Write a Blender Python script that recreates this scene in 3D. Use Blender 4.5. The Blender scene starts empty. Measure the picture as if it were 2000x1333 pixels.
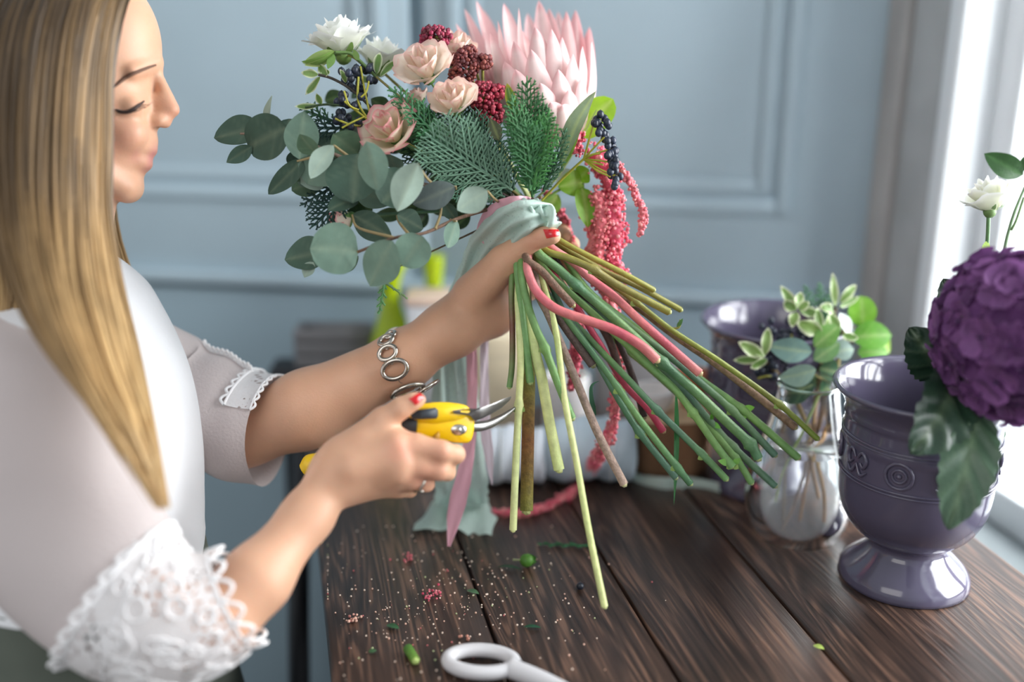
import bpy, math, random
import numpy as np
from mathutils import Vector
from mathutils.bvhtree import BVHTree
rnd = random.Random(7)
nr = np.random.RandomState(7)
# ---------------------------------------------------------------- camera model
F, CX, CY = 2050.0, 1000.0, 666.5
TZ = 0.90                                   # table top height
CAM = np.array([0.0, 0.0, TZ + 0.55])
PITCH = math.atan(661.5 / F)
cp, sp = math.cos(PITCH), math.sin(PITCH)
RIGHT = np.array([1.0, 0, 0]); FWD = np.array([0, cp, -sp]); UP = np.array([0, sp, cp])
ZUP = np.array([0, 0, 1.0])
def A(*a): return np.array(a, float)
def P(x, y, d): return CAM + d * (FWD + (x - CX) / F * RIGHT + (CY - y) / F * UP)
def S(px, d): return px * d / F
def T(x, y, z=TZ):
    d = (CAM[2] - z) / (sp + (y - CY) / F * cp)
    return P(x, y, d)
def depth(p): return float(np.dot(np.asarray(p) - CAM, FWD))
def zfor(p, y):                             # height above point p that shows at picture row y
    k = (CY - y) / F; dy = p[1]
    return CAM[2] + dy * (k * cp - sp) / (cp + k * sp)
def nrm(v):
    v = np.asarray(v, float); return v / (np.linalg.norm(v) + 1e-12)
def C(r, g, b):
    f = lambda c: (c / 255 / 12.92) if c / 255 <= .04045 else ((c / 255 + .055) / 1.055) ** 2.4
    return np.array([f(r), f(g), f(b)])
def lerp(a, b, t): return np.asarray(a) * (1 - t) + np.asarray(b) * t
def cr(pts, n):                             # Catmull-Rom resample, pts (k,m)
    pts = np.asarray(pts, float)
    if len(pts) == 2:
        t = np.linspace(0, 1, n)[:, None]; return pts[0] * (1 - t) + pts[1] * t
    seg = np.linalg.norm(np.diff(pts[:, :3], axis=0), axis=1); s = np.r_[0, np.cumsum(seg)]; s /= s[-1]
    ext = np.vstack([2 * pts[0] - pts[1], pts, 2 * pts[-1] - pts[-2]])
    out = []
    for q in np.linspace(0, 1, n):
        i = min(max(np.searchsorted(s, q, 'right') - 1, 0), len(pts) - 2)
        t = (q - s[i]) / max(s[i + 1] - s[i], 1e-9)
        p0, p1, p2, p3 = ext[i], ext[i + 1], ext[i + 2], ext[i + 3]
        out.append(.5 * (2 * p1 + (p2 - p0) * t + (2 * p0 - 5 * p1 + 4 * p2 - p3) * t * t + (3 * p1 - p0 - 3 * p2 + p3) * t ** 3))
    return np.array(out)
# ---------------------------------------------------------------- mesh builder
def _ico(sub):
    import bmesh
    bm = bmesh.new(); bmesh.ops.create_icosphere(bm, subdivisions=sub, radius=1)
    v = np.array([list(x.co) for x in bm.verts]); f = np.array([[q.index for q in x.verts] for x in bm.faces]); bm.free()
    return v, f
ICO = {1: _ico(1), 2: _ico(2), 3: _ico(3)}
ROOT = bpy.context.scene.collection
class MB:
    def __init__(s): s.v = []; s.q = []; s.t = []; s.c = []; s.m = []; s.n = 0; s.mi = 0
    def add(s, v, q=None, t=None, col=(1, 1, 1)):
        v = np.asarray(v, float).reshape(-1, 3); k = len(v)
        c = np.asarray(col, float)
        c = np.tile(c, (k, 1)) if c.ndim == 1 else c.reshape(-1, 3)
        if q is not None and len(q): s.q.append((np.asarray(q, int) + s.n, s.mi))
        if t is not None and len(t): s.t.append((np.asarray(t, int) + s.n, s.mi))
        s.v.append(v); s.c.append(c); s.n += k
    def grid(s, g, col=(1, 1, 1), close_v=False, close_u=False):
        g = np.asarray(g, float); nu, nv = g.shape[:2]
        i = np.arange(nu if close_u else nu - 1); j = np.arange(nv if close_v else nv - 1)
        I, J = np.meshgrid(i, j, indexing='ij'); I2 = (I + 1) % nu; J2 = (J + 1) % nv
        q = np.stack([I * nv + J, I2 * nv + J, I2 * nv + J2, I * nv + J2], -1).reshape(-1, 4)
        c = np.asarray(col, float)
        if c.ndim == 2 and c.shape[0] == nu: c = np.repeat(c[:, None, :], nv, 1)
        s.add(g.reshape(-1, 3), q=q, col=c if c.ndim == 1 else c.reshape(-1, 3))
    def tube(s, path, r, segs=8, col=(1, 1, 1), caps=True, n=None, flat=None):
        path = np.asarray(path, float); r = np.asarray(r, float)
        if r.ndim == 0: r = np.full(len(path), float(r))
        if len(r) != len(path): r = np.interp(np.linspace(0, 1, len(path)), np.linspace(0, 1, len(r)), r)
        if n:
            pr = cr(np.c_[path, r], n); path, r = pr[:, :3], pr[:, 3]
        k = len(path); tan = np.gradient(path, axis=0); tan /= np.linalg.norm(tan, axis=1)[:, None] + 1e-12
        a = nrm(np.cross(tan[0], [0.3, 0.5, 0.81])); fr = []
        for i in range(k):
            a = nrm(a - tan[i] * np.dot(a, tan[i])); fr.append((a, np.cross(tan[i], a)))
        th = np.linspace(0, 2 * np.pi, segs, endpoint=False)
        g = np.array([path[i] + r[i] * (np.cos(th)[:, None] * fr[i][0] + np.sin(th)[:, None] * fr[i][1]) for i in range(k)])
        c = np.asarray(col, float)
        if c.ndim == 2 and len(c) != k:
            q_ = np.linspace(0, len(c) - 1, k); i_ = np.minimum(q_.astype(int), len(c) - 2) if len(c) > 1 else np.zeros(k, int); f_ = (q_ - i_)[:, None]; c = c[i_] * (1 - f_) + c[np.minimum(i_ + 1, len(c) - 1)] * f_
        s.grid(g, c, close_v=True)
        if caps:
            for i, o in ((0, 1), (k - 1, 0)):
                idx = np.arange(segs); cc = c[i] if c.ndim == 2 else c
                tri = np.stack([np.full(segs, segs), (idx + 1) % segs, idx], -1)
                if not o: tri = tri[:, ::-1]
                s.add(np.vstack([g[i], path[i]]), t=tri, col=cc)
    def ball(s, c, r, col=(1, 1, 1), sub=1, axes=None):
        v, f = ICO[sub]
        if np.ndim(r): v = v * np.asarray(r)
        else: v = v * r
        if axes is not None: v = v @ np.asarray(axes)
        s.add(v + np.asarray(c), t=f, col=col)
    def balls(s, cs, rs, cols, sub=1):
        v, f = ICO[sub]; cs = np.asarray(cs); k = len(cs)
        V = (cs[:, None, :] + v[None] * np.asarray(rs)[:, None, None]).reshape(-1, 3)
        Fa = (f[None] + (np.arange(k) * len(v))[:, None, None]).reshape(-1, 3)
        s.add(V, t=Fa, col=np.repeat(np.asarray(cols), len(v), 0))
    def box(s, lo, hi, col=(1, 1, 1), ax=None, o=(0, 0, 0), bev=0.0):
        lo = np.asarray(lo, float); hi = np.asarray(hi, float)
        if bev <= 0:
            v = np.array([[x, y, z] for x in (lo[0], hi[0]) for y in (lo[1], hi[1]) for z in (lo[2], hi[2])])
            q = [[0, 1, 3, 2], [4, 6, 7, 5], [0, 4, 5, 1], [2, 3, 7, 6], [0, 2, 6, 4], [1, 5, 7, 3]]
            t = None
        else:
            import bmesh
            bm = bmesh.new(); bmesh.ops.create_cube(bm, size=1)
            for w in bm.verts: w.co = Vector([lo[i] + (w.co[i] + .5) * (hi[i] - lo[i]) for i in range(3)])
            bmesh.ops.bevel(bm, geom=list(bm.edges), offset=bev, segments=2, affect='EDGES', profile=.5)
            bm.verts.index_update()
            v = np.array([list(w.co) for w in bm.verts])
            q = [[w.index for w in f.verts] for f in bm.faces if len(f.verts) == 4]
            t = [[w.index for w in f.verts] for f in bm.faces if len(f.verts) == 3]
            bm.free()
        if ax is not None: v = v @ np.asarray(ax)
        s.add(v + np.asarray(o), q=q, t=t, col=col)
    def lathe(s, c, prof, segs=40, col=(1, 1, 1), axes=None):
        c = np.asarray(c, float); th = np.linspace(0, 2 * np.pi, segs, endpoint=False)
        ex, ey, ez = (RIGHT, A(0, 1, 0), ZUP) if axes is None else axes
        g = np.array([c + ez * z + r * (np.cos(th)[:, None] * ex + np.sin(th)[:, None] * ey) for r, z in prof])
        s.grid(g, col, close_v=True)
    def prism(s, poly, off, col=(1, 1, 1)):       # poly (k,3) front outline, extruded by off
        poly = np.asarray(poly, float); k = len(poly); cen = poly.mean(0); off = np.asarray(off)
        v = np.vstack([poly, poly + off, cen, cen + off]); i = np.arange(k); j = (i + 1) % k
        s.add(v, q=np.stack([i, j, j + k, i + k], -1),
              t=np.vstack([np.stack([j, i, np.full(k, 2 * k)], -1), np.stack([i + k, j + k, np.full(k, 2 * k + 1)], -1)]), col=col)
    def leaf(s, base, tip, hw, n=None, col=(.1, .3, .1), rib=None, shape='oval', bend=0, cup=0, fold=0, nu=13, nv=7,
             wav=0, edge=None, tilt=0, seed=0, serr=0, quilt=0, notch=0):
        base = np.asarray(base, float); tip = np.asarray(tip, float); x = tip - base; L = np.linalg.norm(x); x = x / L
        n = -FWD if n is None else np.asarray(n, float)
        n = nrm(n - x * np.dot(n, x)); y = np.cross(n, x)
        if tilt:
            n, y = n * math.cos(tilt) + y * math.sin(tilt), y * math.cos(tilt) - n * math.sin(tilt)
        u = np.linspace(0, 1, nu); v = np.linspace(-1, 1, nv)
        if shape == 'oval': w = np.sin(np.pi * u ** .92) ** .75
        elif shape == 'round': w = np.sqrt(np.clip(1 - (2 * u - 1) ** 2, 0, 1)) * (1.06 - .12 * u)
        elif shape == 'ovate': w = (u ** .55) * (1 - u) ** .75; w = w / w.max()
        elif shape == 'lance': w = (u ** .8) * (1 - u) ** 1.0; w = w / w.max()
        elif shape == 'bract': w = (.55 + .9 * u) * (1 - u) ** .8; w = w / w.max()
        elif shape == 'spoon': w = np.sin(np.pi * np.clip(u ** 1.35, 0, 1)) ** .7
        elif shape == 'petal': w = (.25 + .75 * np.sin(np.pi * .5 * np.clip(u / .75, 0, 1))) * np.sqrt(np.clip(1 - np.clip((u - .72) / .28, 0, 1) ** 2.5, 0, 1))
        else: w = np.ones_like(u)
        w = w * hw
        U, V = np.meshgrid(u, v, indexing='ij'); W = w[:, None] * np.ones_like(V)
        if serr: W = W * (1 + serr * np.where(np.abs(V) > .95, np.sin(U * 60), 0))
        ph = seed * 1.7
        off = bend * L * np.sin(np.pi * U) + cup * hw * V ** 2 * (W / max(hw, 1e-9)) + fold * np.abs(V) * W
        if wav: off = off + wav * hw * np.sin(U * 9 + ph + V * 2) * np.abs(V) ** 1.5
        if quilt: off = off + quilt * hw * np.sin(U * 26 - np.abs(V) * 7)
        pos = base + x * (L * U)[..., None] + y * (W * V)[..., None] + n * off[..., None]
        col = np.asarray(col, float); c = np.ones(U.shape + (3,)) * col
        if rib is not None:
            k = np.exp(-(V / .16) ** 2) * .75 + .22 * (np.sin(U * 26 - np.abs(V) * 7) > .8)
            c = c * (1 - k[..., None]) + np.asarray(rib) * k[..., None]
        if edge is not None:
            k = np.clip((np.maximum(np.abs(V), np.where(U > .9, U, 0)) - .55) / .4, 0, 1)
            c = c * (1 - k[..., None]) + np.asarray(edge) * k[..., None]
        s.grid(pos, c)
    def build(s, name, mat, parent=None, label=None, smooth=True, cat=None, group=None, kind=None, base=None, local=False):
        v = np.vstack(s.v); c = np.vstack(s.c)
        if parent is not None:
            o0 = A(*parent.matrix_basis.translation) if parent.parent is None else A(*parent.parent.matrix_basis.translation)
            if parent.parent is not None and parent.parent.parent is not None: o0 = A(*parent.parent.parent.matrix_basis.translation)
        else:
            o0 = np.asarray(base, float) if base is not None else A((v[:, 0].min() + v[:, 0].max()) / 2, (v[:, 1].min() + v[:, 1].max()) / 2, v[:, 2].min())
        if local: o0 = np.zeros(3)
        me = bpy.data.meshes.new(name)
        faces = [(x, 4, m) for x, m in s.q] + [(x, 3, m) for x, m in s.t]
        loops = np.concatenate([x.ravel() for x, _, _ in faces]); tot = np.concatenate([np.full(len(x), k) for x, k, _ in faces])
        mis = np.concatenate([np.full(len(x), m) for x, _, m in faces])
        me.vertices.add(len(v)); me.vertices.foreach_set('co', (v - o0).ravel())
        me.loops.add(len(loops)); me.loops.foreach_set('vertex_index', loops.astype(np.int32))
        me.polygons.add(len(tot)); me.polygons.foreach_set('loop_start', np.r_[0, np.cumsum(tot)[:-1]].astype(np.int32))
        me.polygons.foreach_set('loop_total', tot.astype(np.int32))
        me.polygons.foreach_set('use_smooth', np.full(len(tot), smooth)); me.polygons.foreach_set('material_index', mis.astype(np.int32))
        at = me.color_attributes.new('Col', 'FLOAT_COLOR', 'POINT'); at.data.foreach_set('color', np.c_[c, np.ones(len(c))].ravel())
        for m in (mat if isinstance(mat, (list, tuple)) else [mat]): me.materials.append(m)
        me.update(calc_edges=True); me.validate()
        ob = bpy.data.objects.new(name, me); ROOT.objects.link(ob)
        if parent is not None: ob.parent = parent
        else: ob.location = o0
        if label: ob['label'] = label
        if cat: ob['category'] = cat
        if group: ob['group'] = group
        if kind: ob['kind'] = kind
        return ob
def thing(name, label, cat, loc, group=None):
    o = bpy.data.objects.new(name, None); o.empty_display_size = .02; ROOT.objects.link(o); o.location = tuple(loc)
    o['label'] = label; o['category'] = cat
    if group: o['group'] = group
    return o
# ---------------------------------------------------------------- materials
_M = {}
def M(name, col='vc', rough=.5, spec=.5, noise=0, nscale=60, bump=0, bscale=200, trans=0, sss=0, metal=0, coat=0, sheen=0, alpha=1, dark=.6, stretch=None):
    if name in _M: return _M[name]
    m = bpy.data.materials.new(name); m.use_nodes = True; nt = m.node_tree; N = nt.nodes; Lk = nt.links
    b = N['Principled BSDF']; out = N['Material Output']
    b.inputs['Roughness'].default_value = rough; b.inputs['Specular IOR Level'].default_value = spec
    b.inputs['Metallic'].default_value = metal; b.inputs['Coat Weight'].default_value = coat; b.inputs['Coat Roughness'].default_value = .08
    b.inputs['Sheen Weight'].default_value = sheen
    if sss:
        b.inputs['Subsurface Weight'].default_value = sss; b.inputs['Subsurface Radius'].default_value = (1, .35, .2); b.inputs['Subsurface Scale'].default_value = .006
    if isinstance(col, str):
        a = N.new('ShaderNodeAttribute'); a.attribute_name = 'Col'; cs = a.outputs['Color']
    else:
        a = N.new('ShaderNodeRGB'); a.outputs[0].default_value = (*col, 1); cs = a.outputs[0]
    tc = N.new('ShaderNodeTexCoord'); vec = tc.outputs['Object']
    if stretch:
        mp = N.new('ShaderNodeMapping'); mp.inputs['Scale'].default_value = stretch; Lk.new(vec, mp.inputs[0]); vec = mp.outputs[0]
    if noise:
        n = N.new('ShaderNodeTexNoise'); n.inputs['Scale'].default_value = nscale; n.inputs['Detail'].default_value = 4; Lk.new(vec, n.inputs['Vector'])
        r = N.new('ShaderNodeMapRange'); r.inputs[1].default_value = .3; r.inputs[2].default_value = .7
        r.inputs[3].default_value = 1 - noise; r.inputs[4].default_value = 1 + noise; Lk.new(n.outputs['Fac'], r.inputs[0])
        mx = N.new('ShaderNodeVectorMath'); mx.operation = 'SCALE'; Lk.new(cs, mx.inputs[0]); Lk.new(r.outputs[0], mx.inputs['Scale']); cs = mx.outputs[0]
    Lk.new(cs, b.inputs['Base Color'])
    if bump:
        n = N.new('ShaderNodeTexNoise'); n.inputs['Scale'].default_value = bscale; n.inputs['Detail'].default_value = 5; Lk.new(vec, n.inputs['Vector'])
        bp = N.new('ShaderNodeBump'); bp.inputs['Strength'].default_value = bump; bp.inputs['Distance'].default_value = .002; Lk.new(n.outputs['Fac'], bp.inputs['Height']); Lk.new(bp.outputs[0], b.inputs['Normal'])
    if trans:
        t = N.new('ShaderNodeBsdfTranslucent'); Lk.new(cs, t.inputs['Color']); mix = N.new('ShaderNodeMixShader'); mix.inputs[0].default_value = trans
        Lk.new(b.outputs[0], mix.inputs[1]); Lk.new(t.outputs[0], mix.inputs[2]); Lk.new(mix.outputs[0], out.inputs[0])
    if alpha < 1: b.inputs['Alpha'].default_value = alpha
    _M[name] = m; return m
def lace_mat(name, col, scale, thr, rough=.8, base_alpha=1.0):
    m = M(name, col, rough=rough, bump=.4, bscale=scale * 2, trans=.25); nt = m.node_tree; N = nt.nodes; Lk = nt.links
    if 'lace' in m: return m
    m['lace'] = 1
    out = N['Material Output']; src = out.inputs[0].links[0].from_socket
    tc = N.new('ShaderNodeTexCoord'); v = N.new('ShaderNodeTexVoronoi'); v.feature = 'DISTANCE_TO_EDGE'; v.inputs['Scale'].default_value = scale; Lk.new(tc.outputs['Object'], v.inputs['Vector'])
    v2 = N.new('ShaderNodeTexNoise'); v2.inputs['Scale'].default_value = scale * .22; Lk.new(tc.outputs['Object'], v2.inputs['Vector'])
    a = N.new('ShaderNodeMath'); a.operation = 'GREATER_THAN'; a.inputs[1].default_value = thr; Lk.new(v.outputs['Distance'], a.inputs[0])
    b = N.new('ShaderNodeMath'); b.operation = 'GREATER_THAN'; b.inputs[1].default_value = .5; Lk.new(v2.outputs['Fac'], b.inputs[0])
    mu = N.new('ShaderNodeMath'); mu.operation = 'MULTIPLY'; Lk.new(a.outputs[0], mu.inputs[0]); Lk.new(b.outputs[0], mu.inputs[1])
    mu2 = N.new('ShaderNodeMath'); mu2.operation = 'MULTIPLY'; mu2.inputs[1].default_value = base_alpha; Lk.new(mu.outputs[0], mu2.inputs[0])
    tr = N.new('ShaderNodeBsdfTransparent'); mix = N.new('ShaderNodeMixShader'); Lk.new(mu2.outputs[0], mix.inputs[0]); Lk.new(src, mix.inputs[1]); Lk.new(tr.outputs[0], mix.inputs[2]); Lk.new(mix.outputs[0], out.inputs[0])
    return m
LEAF = M('leaf', rough=.42, noise=.12, nscale=90, trans=.22, bump=.15, bscale=400)
EUC = M('eucalyptus_leaf', rough=.62, spec=.3, noise=.10, nscale=70, trans=.12, bump=.1, bscale=300)
STEM = M('stem', rough=.45, noise=.14, nscale=120, bump=.25, bscale=500)
WOODY = M('woody_stem', rough=.7, noise=.3, nscale=220, bump=.6, bscale=500)
PETAL = M('petal', rough=.55, spec=.25, noise=.05, nscale=80, trans=.3, sheen=.1)
BERRY = M('berry', rough=.38, noise=.2, nscale=150)
FLORET = M('floret', rough=.6, noise=.25, nscale=350)
CEDAR = M('cedar', rough=.6, noise=.2, nscale=160, trans=.1)
SKIN = M('skin', rough=.45, spec=.4, sss=.25, noise=.035, nscale=45, bump=.12, bscale=500)
NAIL = M('nail_polish', C(200, 14, 22), rough=.12, coat=.6)
# ---------------------------------------------------------------- camera, light
cam_d = bpy.data.cameras.new('camera'); cam = bpy.data.objects.new('camera', cam_d); ROOT.objects.link(cam)
cam.location = tuple(CAM); cam.rotation_euler = (math.pi / 2 - PITCH, 0, 0)
cam_d.sensor_width = 36; cam_d.lens = 36 * F / 2000; cam_d.clip_start = .01
cam_d.dof.use_dof = True; cam_d.dof.focus_distance = 1.0; cam_d.dof.aperture_fstop = 1.15
sc = bpy.context.scene; sc.camera = cam
sc.view_settings.view_transform = 'Standard'; sc.view_settings.look = 'None'; sc.view_settings.exposure = .1
w = bpy.data.worlds.new('world'); sc.world = w; w.use_nodes = True
bg = w.node_tree.nodes['Background']; bg.inputs[0].default_value = (.86, .93, 1.0, 1); bg.inputs[1].default_value = WORLD_STRENGTH = .58
# ---------------------------------------------------------------- room shell
WD = nrm(A(math.sin(math.radians(-12.6)), math.cos(math.radians(-12.6)), 0))     # along the window wall, away from camera
BD = nrm(A(-.988, .155, 0))                                                       # along the back wall, to the left
BN = nrm(A(-.155, -.988, 0))                                                      # back wall normal, towards camera
WN = nrm(A(-WD[1], WD[0], 0))                                                     # window wall normal, into the room
CORN = A(.520, 1.475, 0)
def ray_plane(x, y, o, n):
    d = P(x, y, 1) - CAM; t = np.dot(o - CAM, n) / np.dot(d, n); return CAM + d * t
def WB(x, y):                                    # picture point -> (u, z) on the back wall
    p = ray_plane(x, y, CORN, BN); return float(np.dot(p - CORN, BD)), float(p[2])
def WW(x, y):
    p = ray_plane(x, y, CORN, WN); return float(np.dot(p - CORN, -WD)), float(p[2])
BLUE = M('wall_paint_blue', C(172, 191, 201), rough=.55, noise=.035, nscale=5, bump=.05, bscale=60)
BLUE_D = M('groove_shade', C(112, 132, 143), rough=.7, noise=.05, nscale=8)  # shadow of the gaps between panels, put into the backing colour
FLOORM = M('floor_boards', C(96, 84, 74), rough=.5, noise=.2, nscale=8, stretch=(1, 8, 1))
def bwall(mb, u0, u1, z0, z1, t0, t1, bev=0):
    mb.box((u0, t0, z0), (u1, t1, z1), ax=np.array([BD, BN, ZUP]), o=CORN, bev=bev)
ug0, _ = WB(826, 80); ug1, _ = WB(797, 80)
zr_t = WB(276, 540)[1]; zr_b = WB(276, 556)[1]
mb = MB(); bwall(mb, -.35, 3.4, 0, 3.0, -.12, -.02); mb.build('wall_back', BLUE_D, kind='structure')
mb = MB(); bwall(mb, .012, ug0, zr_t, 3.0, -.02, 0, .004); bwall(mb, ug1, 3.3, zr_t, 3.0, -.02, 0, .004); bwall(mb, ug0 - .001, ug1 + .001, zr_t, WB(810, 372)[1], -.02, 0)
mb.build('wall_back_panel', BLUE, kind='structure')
mb = MB(); bwall(mb, .012, 3.3, 0.0, zr_b, -.02, 0.004, .004); mb.build('wall_back_dado', M('dado_shade', C(150, 171, 182), rough=.55, noise=.035, nscale=5), kind='structure')  # darker than the panels: shade behind the table is in this colour
def frame_mold(name, u0, u1, z0, z1, w=.022, t=.008):
    mb = MB()
    for k in (0, 1):
        i = k * .030; tt = t * (1 - .45 * k)
        bwall(mb, u0 + i, u0 + i + w, z0 + i, z1 - i, -.001, tt, .004); bwall(mb, u1 - i - w, u1 - i, z0 + i, z1 - i, -.001, tt, .004)
        bwall(mb, u0 + i + w, u1 - i - w, z0 + i, z0 + i + w, -.001, tt, .004); bwall(mb, u0 + i + w, u1 - i - w, z1 - i - w, z1 - i, -.001, tt, .004)
    mb.build(name, BLUE, kind='structure')
zp = WB(284, 384)[1]
frame_mold('trim_1', WB(1562, 200)[0], ug0 - .035, zp, 2.6)
frame_mold('trim_2', ug1 + .035, 3.0, zp, 2.6)
mb = MB(); bwall(mb, -.02, 3.3, zr_t - .006, zr_t + .016, -.001, .016, .005); mb.build('trim_3', BLUE, kind='structure')
mb = MB(); mb.box((-3.5, -2.2, -.1), (2.5, 2.4, 0)); mb.build('floor', FLOORM, kind='structure')
TD = nrm(A(math.sin(math.radians(-12.77)), math.cos(math.radians(-12.77)), 0)); TP = nrm(A(TD[1], -TD[0], 0))
TC = T(1250, 1050)
def tperp(x, y): return float(np.dot(T(x, y) - TC, TP))
# window wall: casing boards next to the corner, opening, sill
def wwall(mb, s0, s1, z0, z1, t0, t1, bev=0, col=(1, 1, 1)):
    mb.box((s0, t0, z0), (s1, t1, z1), ax=np.array([-WD, WN, ZUP]), o=CORN, bev=bev, col=col)
def sx(x, y=300): return WW(x, y)[0]
OLD = M('weathered_casing', C(166, 164, 162), rough=.75, noise=.22, nscale=14, bump=.4, bscale=60, stretch=(1, 1, .35))
GREYB = M('casing_grey', C(176, 178, 178), rough=.6, noise=.12, nscale=10)
WHITE = M('window_white', C(236, 240, 242), rough=.4)
DARKB = M('casing_edge', C(62, 50, 42), rough=.8, noise=.5, nscale=30)
zs_top = float(ray_plane(1960, 1032, CORN - .075 * WN, WN)[2]); print('ZS', zs_top, TZ, 'gap', float(np.dot(TC + TP * tperp(1905, 1048) - CORN, WN)))
mb = MB(); wwall(mb, sx(1688), sx(1709), 0, 3.0, -.05, .007); mb.build('trim_4', DARKB, kind='structure')
mb = MB(); wwall(mb, sx(1709), sx(1757), 0, 3.0, -.05, .012, .003); mb.build('trim_5', OLD, kind='structure')
mb = MB(); wwall(mb, sx(1761), sx(1836), 0, 3.0, -.06, .004, .003); mb.build('trim_6', GREYB, kind='structure')
s0 = sx(1836); s1 = s0 + 1.35
zs = zs_top
mb = MB(); wwall(mb, -.05, s1 + 1.0, 0, zs - .03, -.16, -.004); wwall(mb, s1, s1 + 1.0, zs - .03, 3.0, -.16, -.004); wwall(mb, s0, s1, 2.5, 3.0, -.16, -.004); wwall(mb, -.05, s0, zs - .03, 3, -.16, -.055)
mb.build('wall_right', GREYB, kind='structure')
win = bpy.data.objects.new('window_1', None); ROOT.objects.link(win); win.location = tuple(CORN - WD * (s0 + s1) / 2 + ZUP * zs); win['kind'] = 'structure'; win['label'] = 'bright white framed window beside the table'
mb = MB()
for a, b, t0, t1 in ((s0, s0 + .03, -.10, .012), (s0 + .03, s0 + .075, -.12, -.045), (s0 + .40, s0 + .445, -.12, -.07), (s0 + .80, s0 + .85, -.12, -.07), (s1 - .06, s1, -.12, -.02)): wwall(mb, a, b, zs, 2.5, t0, t1, .004)
wwall(mb, s0, s1, zs, zs + .05, -.12, -.07, .004); wwall(mb, s0, s1, 2.44, 2.5, -.12, -.05, .004); wwall(mb, s0, s1, zs + .62, zs + .65, -.12, -.08, .003)
mb.build('window_frame', WHITE, win)
SILL = M('window_sill_paint', C(150, 158, 160), rough=.35, noise=.06, nscale=9)
mb = MB(); wwall(mb, sx(1761), s1 + .05, zs - .028, zs, -.12, .062, .006); mb.build('window_sill', SILL, win)
gl = bpy.data.materials.new('window_glass'); gl.use_nodes = True; N = gl.node_tree.nodes; N.clear(); L = gl.node_tree.links
o = N.new('ShaderNodeOutputMaterial'); t = N.new('ShaderNodeBsdfTransparent'); g = N.new('ShaderNodeBsdfGlossy'); g.inputs['Roughness'].default_value = .02; fr = N.new('ShaderNodeFresnel'); fr.inputs[0].default_value = 1.2
mx = N.new('ShaderNodeMixShader'); L.new(fr.outputs[0], mx.inputs[0]); L.new(t.outputs[0], mx.inputs[1]); L.new(g.outputs[0], mx.inputs[2]); L.new(mx.outputs[0], o.inputs[0])
mb = MB(); wwall(mb, s0 + .02, s1 - .02, zs + .02, 2.46, -.102, -.098); mb.build('window_pane', gl, win)
em = bpy.data.materials.new('overcast_sky'); em.use_nodes = True; N = em.node_tree.nodes; N.clear(); L = em.node_tree.links
o = N.new('ShaderNodeOutputMaterial'); e = N.new('ShaderNodeEmission'); e.inputs[0].default_value = (.93, .96, 1, 1); e.inputs[1].default_value = .95; L.new(e.outputs[0], o.inputs[0])
mb = MB(); wwall(mb, -2.5, s1 + 2.5, -.5, 5.0, -1.62, -1.60); mb.build('backdrop_sky', em, kind='structure')
def area(name, loc, target, size, sy, power, col):
    l = bpy.data.lights.new(name, 'AREA'); l.shape = 'RECTANGLE'; l.size = size; l.size_y = sy; l.energy = power; l.color = col
    ob = bpy.data.objects.new(name, l); ROOT.objects.link(ob); ob.location = tuple(loc)
    ob.rotation_euler = (Vector(tuple(target)) - Vector(tuple(loc))).to_track_quat('-Z', 'Y').to_euler(); return ob
wc = CORN - WD * (s0 + s1) / 2 + ZUP * 1.75
area('window_light', wc - WN * .55, wc + WN + WD * .55 - ZUP * .30, 1.5, 1.6, 120, (.95, .98, 1))
area('fill_light', A(-1.3, -1.1, 2.7), A(-.05, 1.1, 1.1), 1.8, 1.4, 17, (1, .97, .93))  # unseen fill lamp, added behind the camera on the left
# ---------------------------------------------------------------- table (planks run along its length)
edges = [tperp(620, 1080), tperp(896, 1056), tperp(1166, 1068), tperp(1340, 960), tperp(1905, 1048)]
wm = bpy.data.materials.new('dark_stained_planks'); wm.use_nodes = True; N = wm.node_tree.nodes; L = wm.node_tree.links; b = N['Principled BSDF']
tc = N.new('ShaderNodeTexCoord'); at = N.new('ShaderNodeAttribute'); at.attribute_name = 'Col'
ad = N.new('ShaderNodeVectorMath'); ad.operation = 'ADD'; L.new(tc.outputs['Object'], ad.inputs[0]); L.new(at.outputs['Color'], ad.inputs[1])
mp = N.new('ShaderNodeMapping'); mp.inputs['Scale'].default_value = (11, 1.0, 11); L.new(ad.outputs[0], mp.inputs[0])
n1 = N.new('ShaderNodeTexNoise'); n1.inputs['Scale'].default_value = 1.0; n1.inputs['Detail'].default_value = 2; n1.inputs['Distortion'].default_value = .6; L.new(mp.outputs[0], n1.inputs['Vector'])
mm = N.new('ShaderNodeMath'); mm.operation = 'MULTIPLY'; mm.inputs[1].default_value = 150; L.new(n1.outputs['Fac'], mm.inputs[0])
sn = N.new('ShaderNodeMath'); sn.operation = 'SINE'; L.new(mm.outputs[0], sn.inputs[0])
mp2 = N.new('ShaderNodeMapping'); mp2.inputs['Scale'].default_value = (260, 9, 260); L.new(ad.outputs[0], mp2.inputs[0])
n2 = N.new('ShaderNodeTexNoise'); n2.inputs['Scale'].default_value = 1; n2.inputs['Detail'].default_value = 3; L.new(mp2.outputs[0], n2.inputs['Vector'])
m2 = N.new('ShaderNodeMath'); m2.operation = 'MULTIPLY_ADD'; m2.inputs[1].default_value = .13; L.new(sn.outputs[0], m2.inputs[0]); L.new(n2.outputs['Fac'], m2.inputs[2])
n3 = N.new('ShaderNodeTexNoise'); n3.inputs['Scale'].default_value = 5; n3.inputs['Detail'].default_value = 3; L.new(ad.outputs[0], n3.inputs['Vector'])
m3 = N.new('ShaderNodeMath'); m3.operation = 'MULTIPLY_ADD'; m3.inputs[1].default_value = .55; L.new(n3.outputs['Fac'], m3.inputs[0]); L.new(m2.outputs[0], m3.inputs[2])
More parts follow.
